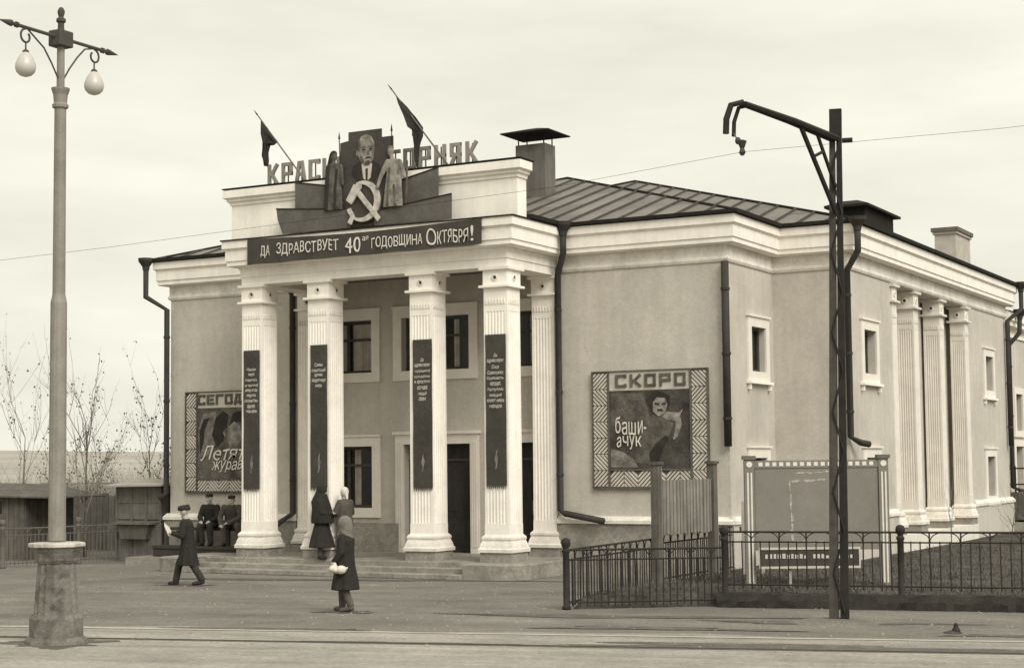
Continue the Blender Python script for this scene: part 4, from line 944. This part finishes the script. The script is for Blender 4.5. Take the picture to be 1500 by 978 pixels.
def worn(pts, w):
    mb = MB()
    for a, b in zip(pts, pts[1:]):
        a, b = Vector(a), Vector(b); L = (b - a).length; n = int(L / .05); d = (b - a).normalized(); nn_ = Vector((-d.y, d.x))
        for k in range(n):
            if rr4.random() < .10: continue
            c = a + d * (k + .5) * .05 + nn_ * (.006 * math.sin(k * .7) + rr4.uniform(-.005, .005)); h = w * rr4.uniform(.2, .8)
            mb.prism([c - d * .03 - nn_ * h, c + d * .03 - nn_ * h, c + d * .03 + nn_ * h, c - d * .03 + nn_ * h], FB, .028, .034)
    return mb
m = worn([(.78, .98), (.74, 2.05), (1.42, 2.08)], .032).build('worn_paint_frame', 'chalk', t); m['kind'] = 'stuff'
m = worn([(.85, 2.2), (1.45, 2.22)], .02).build('worn_paint_frame', 'chalk', t); m['kind'] = 'stuff'
m = worn([(.8, .95), (1.5, .93)], .03).build('worn_paint_frame', 'chalk', t); m['kind'] = 'stuff'
# low sign below it
t2 = thing('low_sign', (15, -2.4, .15), 'low dark sign in a white frame below the grey notice board', 'sign')
FC = frame((14.12, -2.95), (2.16, 1.17)); LC = 1.78
MB().fbox(FC, 0, LC, -.02, .02, .52, .82).build('panel', 'banner_cloth', t2)
mb = MB()
for a in ((-.03, LC + .03, .82, .86), (-.03, LC + .03, .48, .52), (-.03, 0, .52, .82), (LC, LC + .03, .52, .82)): mb.fbox(FC, a[0], a[1], -.02, .035, a[2], a[3])
mb.build('sign_frame', 'letter_pale', t2)
mb = MB(); s = .08
while s < LC - .1:
    w = rr4.uniform(.035, .06)
    if not .85 < s < .95: mb.fbox(FC, s, s + w, .018, .026, .66, .66 + rr4.uniform(.05, .09))
    s += w + .028
mb.build('worn_lettering', 'letter_pale', t2)['kind'] = 'stuff'
for s in (.5, 1.3): MB().fbox(FC, s, s + .06, -.08, -.02, .1, .8).build('leg', 'wood_pale', t2)
# old boards leaning by the wing corner
t = thing('plank_stack', (12.4, .9, .15), 'three upright pale planks beside the grey notice board', 'planks')
for i in range(3): MB().fbox(frame((12.55 + i * .17, .2 + .1 * i), (1, .35)), 0, .07, 0, .03, .1, 1.62 + .04 * (i == 1)).build('plank', 'wood_pale', t)
MB().fbox(frame((12.5, .23), (1, .5)), 0, .5, -.06, -.01, 1.0, 1.1).build('cross_piece', 'wood_mid', t)
# stub in the ground near the track
t = thing('iron_stub', (18.8, -7.62, G), 'small dark stub sticking out of the ground beside the tram track', 'stub')
MB().lathe([(.07, 0), (.06, .05), (.035, .09), (.03, .13), (.012, .15)], (18.8, -7.62, G), 9).build('stub', 'iron', t)
mb = MB(); mb.lathe([(.15, 0), (.11, .02), (.06, .035), (.02, .04)], (18.75, -7.62, G), 14); mb.build('dirt_mound', 'soil', t)
t = thing('pole_mound', (16.74, -6.72, G), 'low mound of dark earth round the foot of the traction pole', 'mound')
MB().lathe([(.8, -.01), (.6, .02), (.35, .05), (.1, .06)], (16.74, -6.72, G), 20).build('earth', 'dirt', t)
# --- kiosk
KX, KY = -5.35, 2.2
t = thing('wooden_kiosk', (KX, KY, G), 'small grey wooden kiosk with counter shelf against the left wing', 'kiosk')
fk = frame((-6.0, 2.35), (1, .0)); KW = 1.45
MB().fbox(fk, 0, KW, -1.0, -.06, G, 1.80).build('cabin', 'wood_dark', t)
for i in range(3):
    a = .06 + i * .46
    for z0, z1 in ((1.42, 1.74), (.98, 1.38)): MB().fbox(fk, a, a + .42, -.06, -.02, z0, z1).build('shutter', 'wood_mid', t)
    for k in range(3): MB().fbox(fk, a + k * .14, a + k * .14 + .132, -.06, -.03, G, .90).build('board', 'wood_mid', t)
mb = MB()
for z in (.90, 1.38, 1.74): mb.fbox(fk, 0, KW, -.05, .0, z, z + .05)
for s in (0, .475, .935, KW - .06): mb.fbox(fk, s, s + .06, -.05, -.005, G, 1.80)
mb.build('framing', 'wood_mid', t)
MB().fbox(fk, .1, 1.3, -.0, .28, .86, .91).build('counter', 'wood_mid', t)
mb = MB(); mb.prism([(.3, .5), (1.1, .5), (1.2, .86), (.2, .86)], fk, .0, .18); mb.build('counter_bracket', 'wood_dark', t)
mb = MB(); mb.loft([[fk(-.15, .3, 1.78), fk(KW + .22, .3, 1.80), fk(KW + .22, -1.2, 1.86), fk(-.15, -1.2, 1.84)], [fk(-.15, .3, 1.82), fk(KW + .22, .3, 1.84), fk(KW + .22, -1.2, 1.98), fk(-.15, -1.2, 1.97)]]); mb.build('roof', 'shed_roof', t)
t.scale = (1.08, 1, 1.07)
# --- shed behind the fence
t = thing('yard_shed', (-9, 1.0, G), 'low dark plank shed with sloping roof behind the left fence', 'shed')
fd = frame((-12.2, 0.9), (1, .22)); DW = 3.6
MB().fbox(fd, 0, DW, -2.5, -.03, G, 1.75).build('cabin', 'wood_dark', t)
n = 22
for i in range(n): MB().fbox(fd, DW * i / n + .008, DW * (i + 1) / n - .008, -.03, random.uniform(-.005, .01), G, 1.74 + random.uniform(-.03, .02)).build('plank', 'wood_dark', t)
fe = frame(tuple(fd(DW, 0, 0))[:2], (-.22, 1))
for i in range(12): MB().fbox(fe, .2 * i + .01, .2 * i + .19, .0, .03, G, 1.72).build('plank', 'wood_dark', t)
mb = MB(); mb.loft([[fd(-.2, .25, 1.72), fd(DW + .9, .25, 1.62), fd(DW + .9, -2.7, 1.60), fd(-.2, -2.7, 1.72)], [fd(-.2, .25, 1.79), fd(DW + .9, .25, 1.66), fd(DW + .9, -2.7, 1.64), fd(-.2, -2.7, 2.05)], [fd(-.2, -.6, 1.98), fd(DW - .2, -.6, 1.98), fd(DW - .2, -1.8, 1.98), fd(-.2, -1.8, 2.06)]]); mb.build('roof', 'wood_dark', t)
for s in (.8, 2.3): MB().fbox(fd, s, s + .6, .0, .02, 1.2, 1.55).build('window', 'window_dark', t)
# back fence of the yard
t = thing('plank_fence', (-7, 6.5, G), 'weathered plank fence across the yard behind the kiosk', 'fence')
for i in range(30):
    x = -11.5 + i * .24; MB().box(x, x + .215, 6.5, 6.53, G, 1.62 + random.uniform(-.05, .06)).build('plank', 'wood_mid', t)
MB().box(-11.5, -4.3, 6.53, 6.6, 1.2, 1.3).build('fence_rail', 'wood_dark', t)
# --- bench
t = thing('bench', (-2.5, 1.75, PT), 'long dark wooden bench under the left poster board', 'bench')
BY = 1.62
MB().box(-3.95, -1.0, BY - .25, BY + .20, .36, .43).build('seat', 'bench_wood', t)
MB().box(-3.93, -1.02, BY - .22, BY - .17, .16, .358).build('front_board', 'bench_wood', t)
MB().box(-3.95, -1.0, BY + .28, BY + .36, .80, .88).build('backrest', 'bench_wood', t)
for x in (-3.9, -2.9, -1.9, -1.1):
    MB().box(x, x + .07, BY + .21, BY + .28, G, .86).build('leg', 'bench_wood', t); MB().box(x, x + .07, BY - .165, BY - .1, G, .36).build('leg', 'bench_wood', t)
MB().box(-4.4, -1.0, .9, YW - .11, G, PT - .14).build('ledge_plate', 'step_stone', B)

# ================================================================== PEOPLE
def hand_prims(w, d, side, curl=.5):
    """palm with five fingers, w wrist, d direction"""
    w = Vector(w); d = Vector(d).normalized(); s = d.cross(Vector((0, 0, 1)));
    if s.length < .2: s = Vector((1, 0, 0))
    s.normalize(); n = s.cross(d).normalized(); pr = [('c', w, .026, w + d * .07, .034)]
    for k, ln in zip((-1.5, -.5, .5, 1.5), (.058, .072, .068, .052)):
        a = w + d * .085 + s * k * .019; b = a + d * ln * .5 - n * .01; c = b + d * ln * .5 * (1 - curl * .5) - n * ln * .5 * curl
        pr += [('c', a, .0105, b, .010), ('c', b, .010, c, .008)]
    a = w + d * .03 + s * side * .03; pr += [('c', a, .013, a + d * .035 + s * side * .03, .011), ('c', a + d * .035 + s * side * .03, .011, a + d * .07 + s * side * .025 - n * .012, .009)]
    return pr
def head_prims(c, fwd, tilt=0):
    c = Vector(c); f = Vector(fwd).normalized(); r = f.cross(Vector((0, 0, 1))).normalized(); f = (f + Vector((0, 0, tilt))).normalized(); u = r.cross(f).normalized()
    P = lambda a, b, e: c + r * a + f * b + u * e
    pr = [('e', c + u * .02, (.078, .078, .115)), ('e', P(0, -.02, .04), (.082, .082, .085)), ('c', P(0, .03, -.06), .05, P(0, .06, -.09), .03), ('c', P(0, .085, .015), .011, P(0, .102, -.02), .015)]
    for s in (-1, 1): pr += [('c', P(s * .078, -.01, .02), .014, P(s * .08, -.012, -.025), .011), ('c', P(s * .035, .068, -.01), .02, P(s * .03, .062, -.04), .022)]
    pr += [('c', P(-.02, .075, -.055), .010, P(.02, .075, -.055), .010)]
    return pr, P
def person(lab, pos, rz, J, outfit, h=1.0):
    """J: joints in metres in the person's own frame (+Y forward); outfit: list of (name, material, prims)"""
    M = Matrix.Rotation(rz, 4, 'Z')
    fwd = J.get('look', (0, 1, 0)); hp, P = head_prims(J['head'], fwd, J.get('tilt', 0))
    pr = hp + [('c', J['neck'], .055, Vector(J['head']) - Vector((0, .01, .06)), .05), ('l', [(J['pelvis'][0], J['pelvis'][1], J['pelvis'][2] - .06, .15, .11), (J['pelvis'][0], J['pelvis'][1], J['pelvis'][2] + .1, .16, .11)] + [(J['neck'][0] * t + J['pelvis'][0] * (1 - t), J['neck'][1] * t + J['pelvis'][1] * (1 - t), J['neck'][2] * t + J['pelvis'][2] * (1 - t), wx, wy) for t, wx, wy in ((.45, .14, .1), (.75, .17, .115), (.93, .14, .09), (1.0, .07, .06))])]
    for s, k in ((-1, 'l'), (1, 'r')):
        sh, el, wr_ = J['sh' + k], J['el' + k], J['wr' + k]; pr += [('c', sh, .055, el, .042), ('c', el, .042, wr_, .028)] + hand_prims(wr_, J['hd' + k], s)
        hp_, kn, an, to = J['hip' + k], J['kn' + k], J['an' + k], J['to' + k]; pr += [('c', hp_, .085, kn, .055), ('c', kn, .055, an, .036), ('c', an, .036, Vector(an) + Vector((0, -.03, -.04)), .036), ('c', Vector(an) + Vector((0, 0, -.045)), .036, to, .03)]
    body = organic('person', pr, .0095, 'skin', None, 2, M=M, loc=pos)
    tag(body, lab, 'person', 'people in front of the cinema'); ORG[body.name] = Vector(pos)
    mb = MB()
    for s in (-1, 1): mb.ball(P(s * .033, .072, .018), .012, 6, 5)
    e = mb.mesh('eyes', 'hair'); e.transform(M); q = bpy.data.objects.new('eyes', e); COL.objects.link(q); q.parent = body
    for nm, m, prs in outfit(J, P): organic(nm, prs, .014, m, body, 2, M=M)
    return body
def stand(hgt=1.65, stride=0, arms='down', lean=0):
    k = hgt / 1.65; J = {}
    Z = lambda x, y, z: (x * k, y * k, z * k)
    J['pelvis'] = Z(0, 0, .88); J['neck'] = Z(0, lean, 1.38); J['head'] = Z(0, lean + .03, 1.52)
    for s, n in ((-1, 'l'), (1, 'r')):
        f = stride * s
        J['hip' + n] = Z(s * .09, 0, .86); J['kn' + n] = Z(s * .095, f * .55 + (.06 if stride else .01), .47 + (.02 if f < 0 else 0)); J['an' + n] = Z(s * .095, f * 1.05 - (.03 if f < 0 else 0), .085 + (.03 if f < 0 else 0)); J['to' + n] = Z(s * .11, f * 1.05 + .14, .03)
        J['sh' + n] = Z(s * .155, lean * .9, 1.305); J['el' + n] = Z(s * .205, lean * .6 - f * .5 - .03, 1.05); J['wr' + n] = Z(s * .25, lean * .5 - f * .7 + .08, .83); J['hd' + n] = (0, .2, -1)
    return J
def limbs(J, r, legs=None):
    p = []
    for n in 'lr': p += [('c', J['sh' + n], r * 1.15, J['el' + n], r), ('c', J['el' + n], r, Vector(J['wr' + n]), r * .82)]
    return p
def coat(J, hem, w=.21, flare=.25, dy=0):
    n, p = J['neck'], J['pelvis']
    rings = [(p[0], p[1] + dy, hem, flare, flare * .86), (p[0], p[1] + dy * .5, hem + .02, flare, flare * .86), (p[0], p[1], p[2] - .1, .2, .165), (p[0], p[1], p[2] + .12, .18, .14)]
    for t, wx, wy in ((.5, .175, .145), (.75, w * .92, .15), (.9, .155, .12), (1.02, .08, .08)): rings.append((n[0] * t + p[0] * (1 - t), n[1] * t + p[1] * (1 - t), n[2] * t + p[2] * (1 - t), wx, wy))
    return [('l', rings, .10)] + limbs(J, .066)
def boots(J, top=.3):
    p = []
    for n in 'lr':
        a = Vector(J['an' + n]); k = Vector(J['kn' + n]); d = (k - a).normalized(); p += [('c', a, .05, a + d * top, .062), ('c', a - Vector((0, .02, .035)), .05, Vector(J['to' + n]) + Vector((0, 0, .012)), .043)]
    return p
def trousers(J, r0=.10, r1=.072):
    p = []
    for n in 'lr': p += [('c', J['hip' + n], r0, J['kn' + n], r1 + .01), ('c', J['kn' + n], r1 + .01, Vector(J['an' + n]) + Vector((0, 0, .02)), r1)]
    return p
def face_dir(p, q): return math.atan2(q[1] - p[1], q[0] - p[0]) - math.pi / 2
# 1 walking man with paper
pos = (1.80, -4.12, G); J = stand(1.66, .27, lean=.05)
J['elr'] = (.26, .05, 1.03); J['wrr'] = (.14, .27, 1.10); J['hdr'] = (-.3, 1, .1); J['ell'] = (-.27, .06, 1.04); J['wrl'] = (-.12, .29, 1.10); J['hdl'] = (.3, 1, .1); J['look'] = (.15, 1, -.2)
person('man in long dark coat and fur hat walking left with a white paper', pos, R_(95) + .35, J, lambda J, P: [
    ('coat', 'coat_black', coat(J, .42, .215, .25, -.02)), ('trousers', 'coat_dark', trousers(J)), ('boots', 'boot', boots(J, .1)),
    ('fur_hat', 'hair', [('e', P(0, -.005, .085), (.1, .11, .078)), ('c', P(-.05, .085, .09), .04, P(.05, .085, .09), .04), ('c', P(-.045, .075, .125), .038, P(.045, .075, .125), .038), ('c', P(-.05, -.085, .07), .045, P(.05, -.085, .07), .045), ('c', P(-.045, -.08, .12), .042, P(.045, -.08, .12), .042)])])
Mx = Matrix.Translation(pos) @ Matrix.Rotation(R_(95) + .35, 4, 'Z')
pp = thing('paper_sheet', Mx @ Vector((.0, .42, 1.08)), 'white folded paper held by the walking man', 'paper')
mb = MB(); A = [(-.20, .36, 1.04), (-.02, .41, 1.13), (.02, .40, 1.09), (.20, .37, 1.02)]
mb.loft([[tuple(Mx @ Vector(q)) for q in A], [tuple(Mx @ (Vector(q) + Vector((0, .09, .20)))) for q in A], [tuple(Mx @ (Vector(q) + Vector((0, .096, .197)))) for q in A], [tuple(Mx @ (Vector(q) + Vector((0, .006, -.003)))) for q in A]], cap=False, close=False)
mb.build('sheet', 'paper', pp)
# 2 woman in the foreground seen from behind with white bundle
pos = (8.55, -8.12, G); J = stand(1.60, .10)
J['ell'] = (-.215, -.02, 1.02); J['wrl'] = (-.215, .10, .88); J['hdl'] = (.0, .5, -.8); J['elr'] = (.20, .0, 1.02); J['wrr'] = (.10, .22, .90); J['hdr'] = (-.8, .5, 0)
RZ2 = R_(100)
person('woman in dark coat and pale grey headscarf standing in the plaza with a white bundle', pos, RZ2, J, lambda J, P: [
    ('coat', 'coat_black', coat(J, .38, .225, .275)), ('stockings', 'stocking', trousers(J, .085, .062)), ('felt_boots', 'stocking', boots(J, .22)),
    ('headscarf', 'cloth_grey', [('e', P(0, -.02, .035), (.128, .13, .132)), ('c', P(0, -.04, .0), .12, P(0, -.06, -.10), .11), ('l', [(J['neck'][0], J['neck'][1] - .03, 1.24, .12, .11), (J['neck'][0], J['neck'][1] - .01, 1.36, .12, .105), (J['head'][0], J['head'][1], 1.43, .10, .10)])])])
Mx = Matrix.Translation(pos) @ Matrix.Rotation(RZ2, 4, 'Z')
bd = thing('bundle', Mx @ Vector((-.25, .12, .74)), 'white cloth bundle held by the woman in the grey headscarf', 'bundle')
bl = Vector(bd.location); V3 = lambda *a: Mx @ Vector(a) - bl
organic('wrapped_cloth', [('e', V3(-.28, .09, .745), (.085, .10, .07)), ('e', V3(-.29, -.05, .735), (.085, .10, .075)), ('e', V3(-.285, .02, .73), (.08, .11, .06)), ('c', V3(-.27, .14, .75), .04, V3(-.27, .18, .70), .02), ('c', V3(-.26, .08, .78), .045, V3(-.23, .10, .86), .022), ('c', V3(-.28, -.11, .74), .035, V3(-.28, -.16, .77), .015)], .012, 'cloth_pale', bd, 1)
# 3, 4 two women by the second column
pos = (1.72, -.30, PT); pos = (2.02, -.16, .284); J = stand(1.66)
J['ell'] = (-.22, .08, 1.05); J['wrl'] = (-.06, .25, 1.06); J['hdl'] = (.9, .3, 0); J['elr'] = (.22, .08, 1.05); J['wrr'] = (.06, .26, 1.04); J['hdr'] = (-.9, .3, 0)
person('woman wrapped in a dark shawl and long black coat in front of the second column', (2.42, -.15, .284), R_(-75), J, lambda J, P: [
    ('coat', 'coat_black', coat(J, .27, .23, .34)), ('boots', 'boot', boots(J, .22)), ('stockings', 'stocking', trousers(J, .085, .06)),
    ('shawl', 'coat_black', [('e', P(0, -.02, .04), (.12, .125, .14)), ('c', P(0, -.05, .0), .115, (0, -.06, 1.28), .19), ('l', [(0, .02, .82, .27, .26), (0, .02, 1.02, .275, .25), (0, .0, 1.22, .25, .21), (0, 0, 1.36, .19, .17), (0, 0, 1.48, .135, .13)], .07)])])
J = stand(1.62); J['ell'] = (-.24, .06, 1.04); J['wrl'] = (-.10, .24, 1.0); J['hdl'] = (.8, .5, 0); J['elr'] = (.24, .06, 1.04); J['wrr'] = (.10, .24, .98); J['hdr'] = (-.8, .5, 0)
person('woman in white kerchief and dark jacket facing the woman in the shawl', (2.85, .18, PT), R_(70), J, lambda J, P: [
    ('jacket', 'coat_brown', coat(J, .72, .21, .2)), ('skirt', 'cloth_grey', [('l', [(0, 0, .30, .24, .2), (0, 0, .32, .24, .2), (0, 0, .7, .18, .15), (0, 0, .85, .15, .13)], .10)]), ('stockings', 'stocking', trousers(J, .08, .058)), ('boots', 'boot', boots(J, .2)),
    ('kerchief', 'cloth_pale', [('e', P(0, -.015, .035), (.1, .1, .12)), ('c', P(0, -.08, -.03), .05, P(0, -.11, -.12), .03), ('c', P(0, .05, -.10), .03, P(0, .02, -.12), .04)])])
# 5, 6 two men perched on the bench back with feet on the seat
def sit(spread=.12, lean=.12, fwdn=.32):
    J = {}; zs = .88 - .43; J['pelvis'] = (0, 0, zs + .11); J['neck'] = (0, lean, zs + .58); J['head'] = (0, lean + .05, zs + .725)
    for s, n in ((-1, 'l'), (1, 'r')):
        J['hip' + n] = (s * .09, .02, zs + .1); J['kn' + n] = (s * spread, .40, zs + .06); J['an' + n] = (s * spread * .9, .30, .08); J['to' + n] = (s * spread, .44, .035)
        J['sh' + n] = (s * .19, lean * .9, zs + .52); J['el' + n] = (s * .25, lean + .08, zs + .27); J['wr' + n] = (s * .12, .34, zs + .17); J['hd' + n] = (-s * .4, .9, -.25)
    J['look'] = (.1, 1, -.15); return J
def sit_out(cm, tm):
    def f(J, P):
        n, p = J['neck'], J['pelvis']
        rings = [(p[0] * (1 - t) + n[0] * t, p[1] * (1 - t) + n[1] * t + .01, p[2] * (1 - t) + n[2] * t, wx, wy) for t, wx, wy in ((-.2, .19, .17), (.1, .195, .165), (.5, .195, .15), (.8, .215, .145), (.95, .17, .12), (1.03, .085, .08))]
        sk = []
        for k in 'lr': sk += [('c', J['hip' + k], .125, (J['kn' + k][0], J['kn' + k][1] - .03, J['kn' + k][2]), .095)]
        return [('coat', cm, [('l', rings, .08)] + limbs(J, .068) + sk), ('trousers', tm, trousers(J, .09, .075)), ('boots', 'boot', boots(J, .18)),
                ('cap', 'hair', [('e', P(0, -.01, .10), (.105, .11, .045)), ('c', P(-.04, .09, .075), .018, P(.04, .09, .075), .018), ('e', P(0, -.02, .07), (.092, .095, .06))])]
    return f
def sit2():
    J = sit(.17, .24); J['look'] = (-.5, 1, -.1); J['head'] = (-.03, .30, J['head'][2] - .04); J['knl'] = (-.20, .42, .50); J['wrr'] = (.22, .40, .53); J['elr'] = (.29, .22, .70); J['anl'] = (-.26, .34, .08); J['tol'] = (-.30, .48, .035); J['wrl'] = (.02, .42, .58); J['hdl'] = (.9, .3, -.2)
    return J
person('man in black jacket perched on the bench, the left one of the seated pair', (-2.42, BY + .28, .432), R_(180 + 12), sit(.13, .10), sit_out('coat_black', 'coat_dark'))
person('man in brown coat perched on the bench next to the first column', (-1.74, BY + .28, .432), R_(180 + 25), sit2(), sit_out('coat_brown', 'coat_brown'))

# ================================================================== VEGETATION
def tree(name, lab, pos, h, seed, leaves=60, r0=.05, spread=.5, group='bare trees in the left yard', nb=9, depth=3, cat='tree'):
    rg = random.Random(seed); t = thing(name, pos, lab, cat, group)
    tk = MB(); cr = MB(); lf = MB(); ends = []
    P = [Vector(pos)]; 
    for i in range(6): P.append(P[-1] + Vector((rg.uniform(-.05, .05), rg.uniform(-.05, .05), h * .62 / 6)))
    tk.tube(P, [r0 * (1 - .11 * i) for i in range(7)], 8); tk.build('trunk', 'bark', t, smooth=True)
    def grow(p, d, L, r, lev):
        pts = [p]; dd = d.copy()
        for i in range(4):
            dd = (dd + Vector((rg.uniform(-.22, .22), rg.uniform(-.22, .22), rg.uniform(-.02, .2)))).normalized(); pts.append(pts[-1] + dd * L / 4)
        cr.tube(pts, [r * (1 - .18 * i) for i in range(5)], 5)
        ends.extend(pts[2:])
        if lev < depth:
            for k in range(rg.randint(2, 4)):
                j = rg.randint(1, 4); nd = (dd + Vector((rg.uniform(-1, 1), rg.uniform(-1, 1), rg.uniform(-.1, .8))) * .75).normalized(); grow(pts[j], nd, L * rg.uniform(.45, .75), r * .55, lev + 1)
    for k in range(nb):
        i = rg.randint(2, 6); a = rg.uniform(0, 6.28); grow(P[i], Vector((math.cos(a) * spread, math.sin(a) * spread, 1)).normalized(), h * rg.uniform(.25, .45), r0 * .38, 1)
    cr.build('branches', 'twig', t)
    for k in range(leaves):
        p = rg.choice(ends) + Vector((rg.uniform(-.05, .05), rg.uniform(-.05, .05), -.03)); s = rg.uniform(.03, .065)
        a = Vector((rg.uniform(-1, 1), rg.uniform(-1, 1), rg.uniform(-.3, .3))).normalized() * s; b = Vector((rg.uniform(-.4, .4), rg.uniform(-.4, .4), -1)).normalized() * s * 1.4
        lf.add([p, p + a * .5 + b * .4, p + b, p - a * .5 + b * .5], [(0, 1, 2, 3)])
    if lf.v: lf.build('leaves', 'leaf', t)['kind'] = 'stuff'
    return t
for i, (x, y, h, lv, lab) in enumerate(((-8.3, 3.6, 6.3, 150, 'tallest nearly bare sapling right of the lamp post with a forked trunk'), (-9.6, 2.6, 6.0, 120, 'thin bare sapling at the left edge above the shed'), (-7.6, 5.6, 4.6, 170, 'bushy half bare sapling rising above the kiosk roof'))):
    tree('sapling', lab, (x, y, G), h * .9, 11 + i, lv - 20, .05 if i == 0 else .03, .42, nb=7)
for i, (x, y, h, lab) in enumerate(((-10.5, 5.2, 3.2, 'low tangled shrub above the shed roof at the far left'), (-8.6, 7.2, 3.0, 'low tangled shrub between shed and kiosk'), (-9.2, 9.8, 3.3, 'low tangled shrub far behind the plank fence'), (-12.0, 8.0, 3.4, 'low tangled shrub behind the far left sapling'), (-7.2, 11.6, 3.1, 'low tangled shrub beside the left wing behind the plank fence'), (-10.2, 13.2, 3.4, 'tangled shrub farthest back in the left yard'))):
    tree('shrub', lab, (x, y, G), h, 40 + i, 300, .02, 1.0, 'tangled shrubs in the left yard', 22, 3, 'shrub')
for i, (x, y, h, lab) in enumerate(((15.0, 13.6, 1.5, 'bare twiggy shrub at the foot of the loggia columns'), (15.3, 15.2, 1.7, 'bare twiggy shrub left of the far lower window'), (15.6, 17.0, 1.5, 'bare twiggy shrub under the far lower window'), (15.0, 7.4, 1.9, 'lone thin sapling behind the grey notice board'))):
    tree('shrub', lab, (x, y, .15), h, 70 + i, 0, .016, .8 if i < 3 else .35, 'bare garden shrubs', 8 if i < 3 else 4, 2, 'shrub')
# far scrub beyond the yard, one tangled mass of twigs
rg = random.Random(33); mb = MB(); lf = MB()
for k in range(5200):
    x = rg.uniform(-34, -6.5); y = rg.uniform(12, 34); h = rg.uniform(.9, 2.7) * (1.25 if rg.random() < .1 else 1)
    p = Vector((x, y, G)); d = Vector((rg.uniform(-.35, .35), rg.uniform(-.35, .35), 1)); q1 = p + d * h * .55; q2 = q1 + (d + Vector((rg.uniform(-.5, .5), rg.uniform(-.5, .5), 0))) * h * .45
    w_ = rg.uniform(.006, .014); a = Vector((.877, .48, 0)) * w_; b = Vector((-.48, .877, 0)) * w_
    mb.add([p - a, p + a, p + b, q1 - a * .7, q1 + a * .7, q1 + b * .7, q2], [(0, 1, 4, 3), (1, 2, 5, 4), (2, 0, 3, 5), (3, 4, 6), (4, 5, 6), (5, 3, 6)])
    for j in range(3):
        q = p.lerp(q1, rg.uniform(.4, 1)); e = q + Vector((rg.uniform(-.4, .4), rg.uniform(-.4, .4), rg.uniform(.1, .5))); mb.add([q - a * .5, q + a * .5, e], [(0, 1, 2)])
        mb.add([e, e + Vector((.03, .03, -.01)), e + Vector((.0, .04, -.06))], [(0, 1, 2)])
o = mb.build('scrub', 'twig'); tag(o, 'tangled leafless scrub on the open ground behind the left yard', 'scrub', kind='stuff')
# dry grass on the garden ground
rg = random.Random(9); mb = MB()
for k in range(26000):
    x = 11.9 + 9.5 * rg.random(); y = -6.0 + 18 * rg.random() ** 1.7
    yf = -6.1 + (x - 11.9) * .70 if x < 14.1 else -4.62 + (x - 14.1) * .185
    if y < yf + .12 or (x < 13.6 and y > 4.9) or (x < 12 and y > -2): continue
    zb = G + .21 * min(1, max(0, (y - yf) / .4)) - .015
    s = rg.uniform(.03, .12) * (2.2 if rg.random() < .06 else 1); a = rg.uniform(0, 6.28); w_ = rg.uniform(.006, .014); dx, dy = math.cos(a) * w_, math.sin(a) * w_; lx, ly = rg.uniform(-.07, .07), rg.uniform(-.07, .07)
    mb.add([(x - dx, y - dy, zb), (x + dx, y + dy, zb), (x + lx, y + ly, zb + s)], [(0, 1, 2)])
o = mb.build('dry_grass', 'dry_grass'); tag(o, 'dry low grass and weeds on the fenced garden ground', 'grass', kind='stuff')
# litter and pebbles on the plaza
rg = random.Random(21); mb = MB()
for k in range(900):
    x = rg.uniform(-3, 20); y = rg.uniform(-13.5, -1.2)
    s = rg.uniform(.008, .028); mb.lathe([(s, 0), (s * .8, s * .5), (s * .2, s * .7)], (x, y, G), 5, rg.uniform(0, 6))
o = mb.build('pebbles', 'step_stone'); tag(o, 'scattered pebbles and crumbs on the trodden plaza', 'pebbles', kind='stuff')
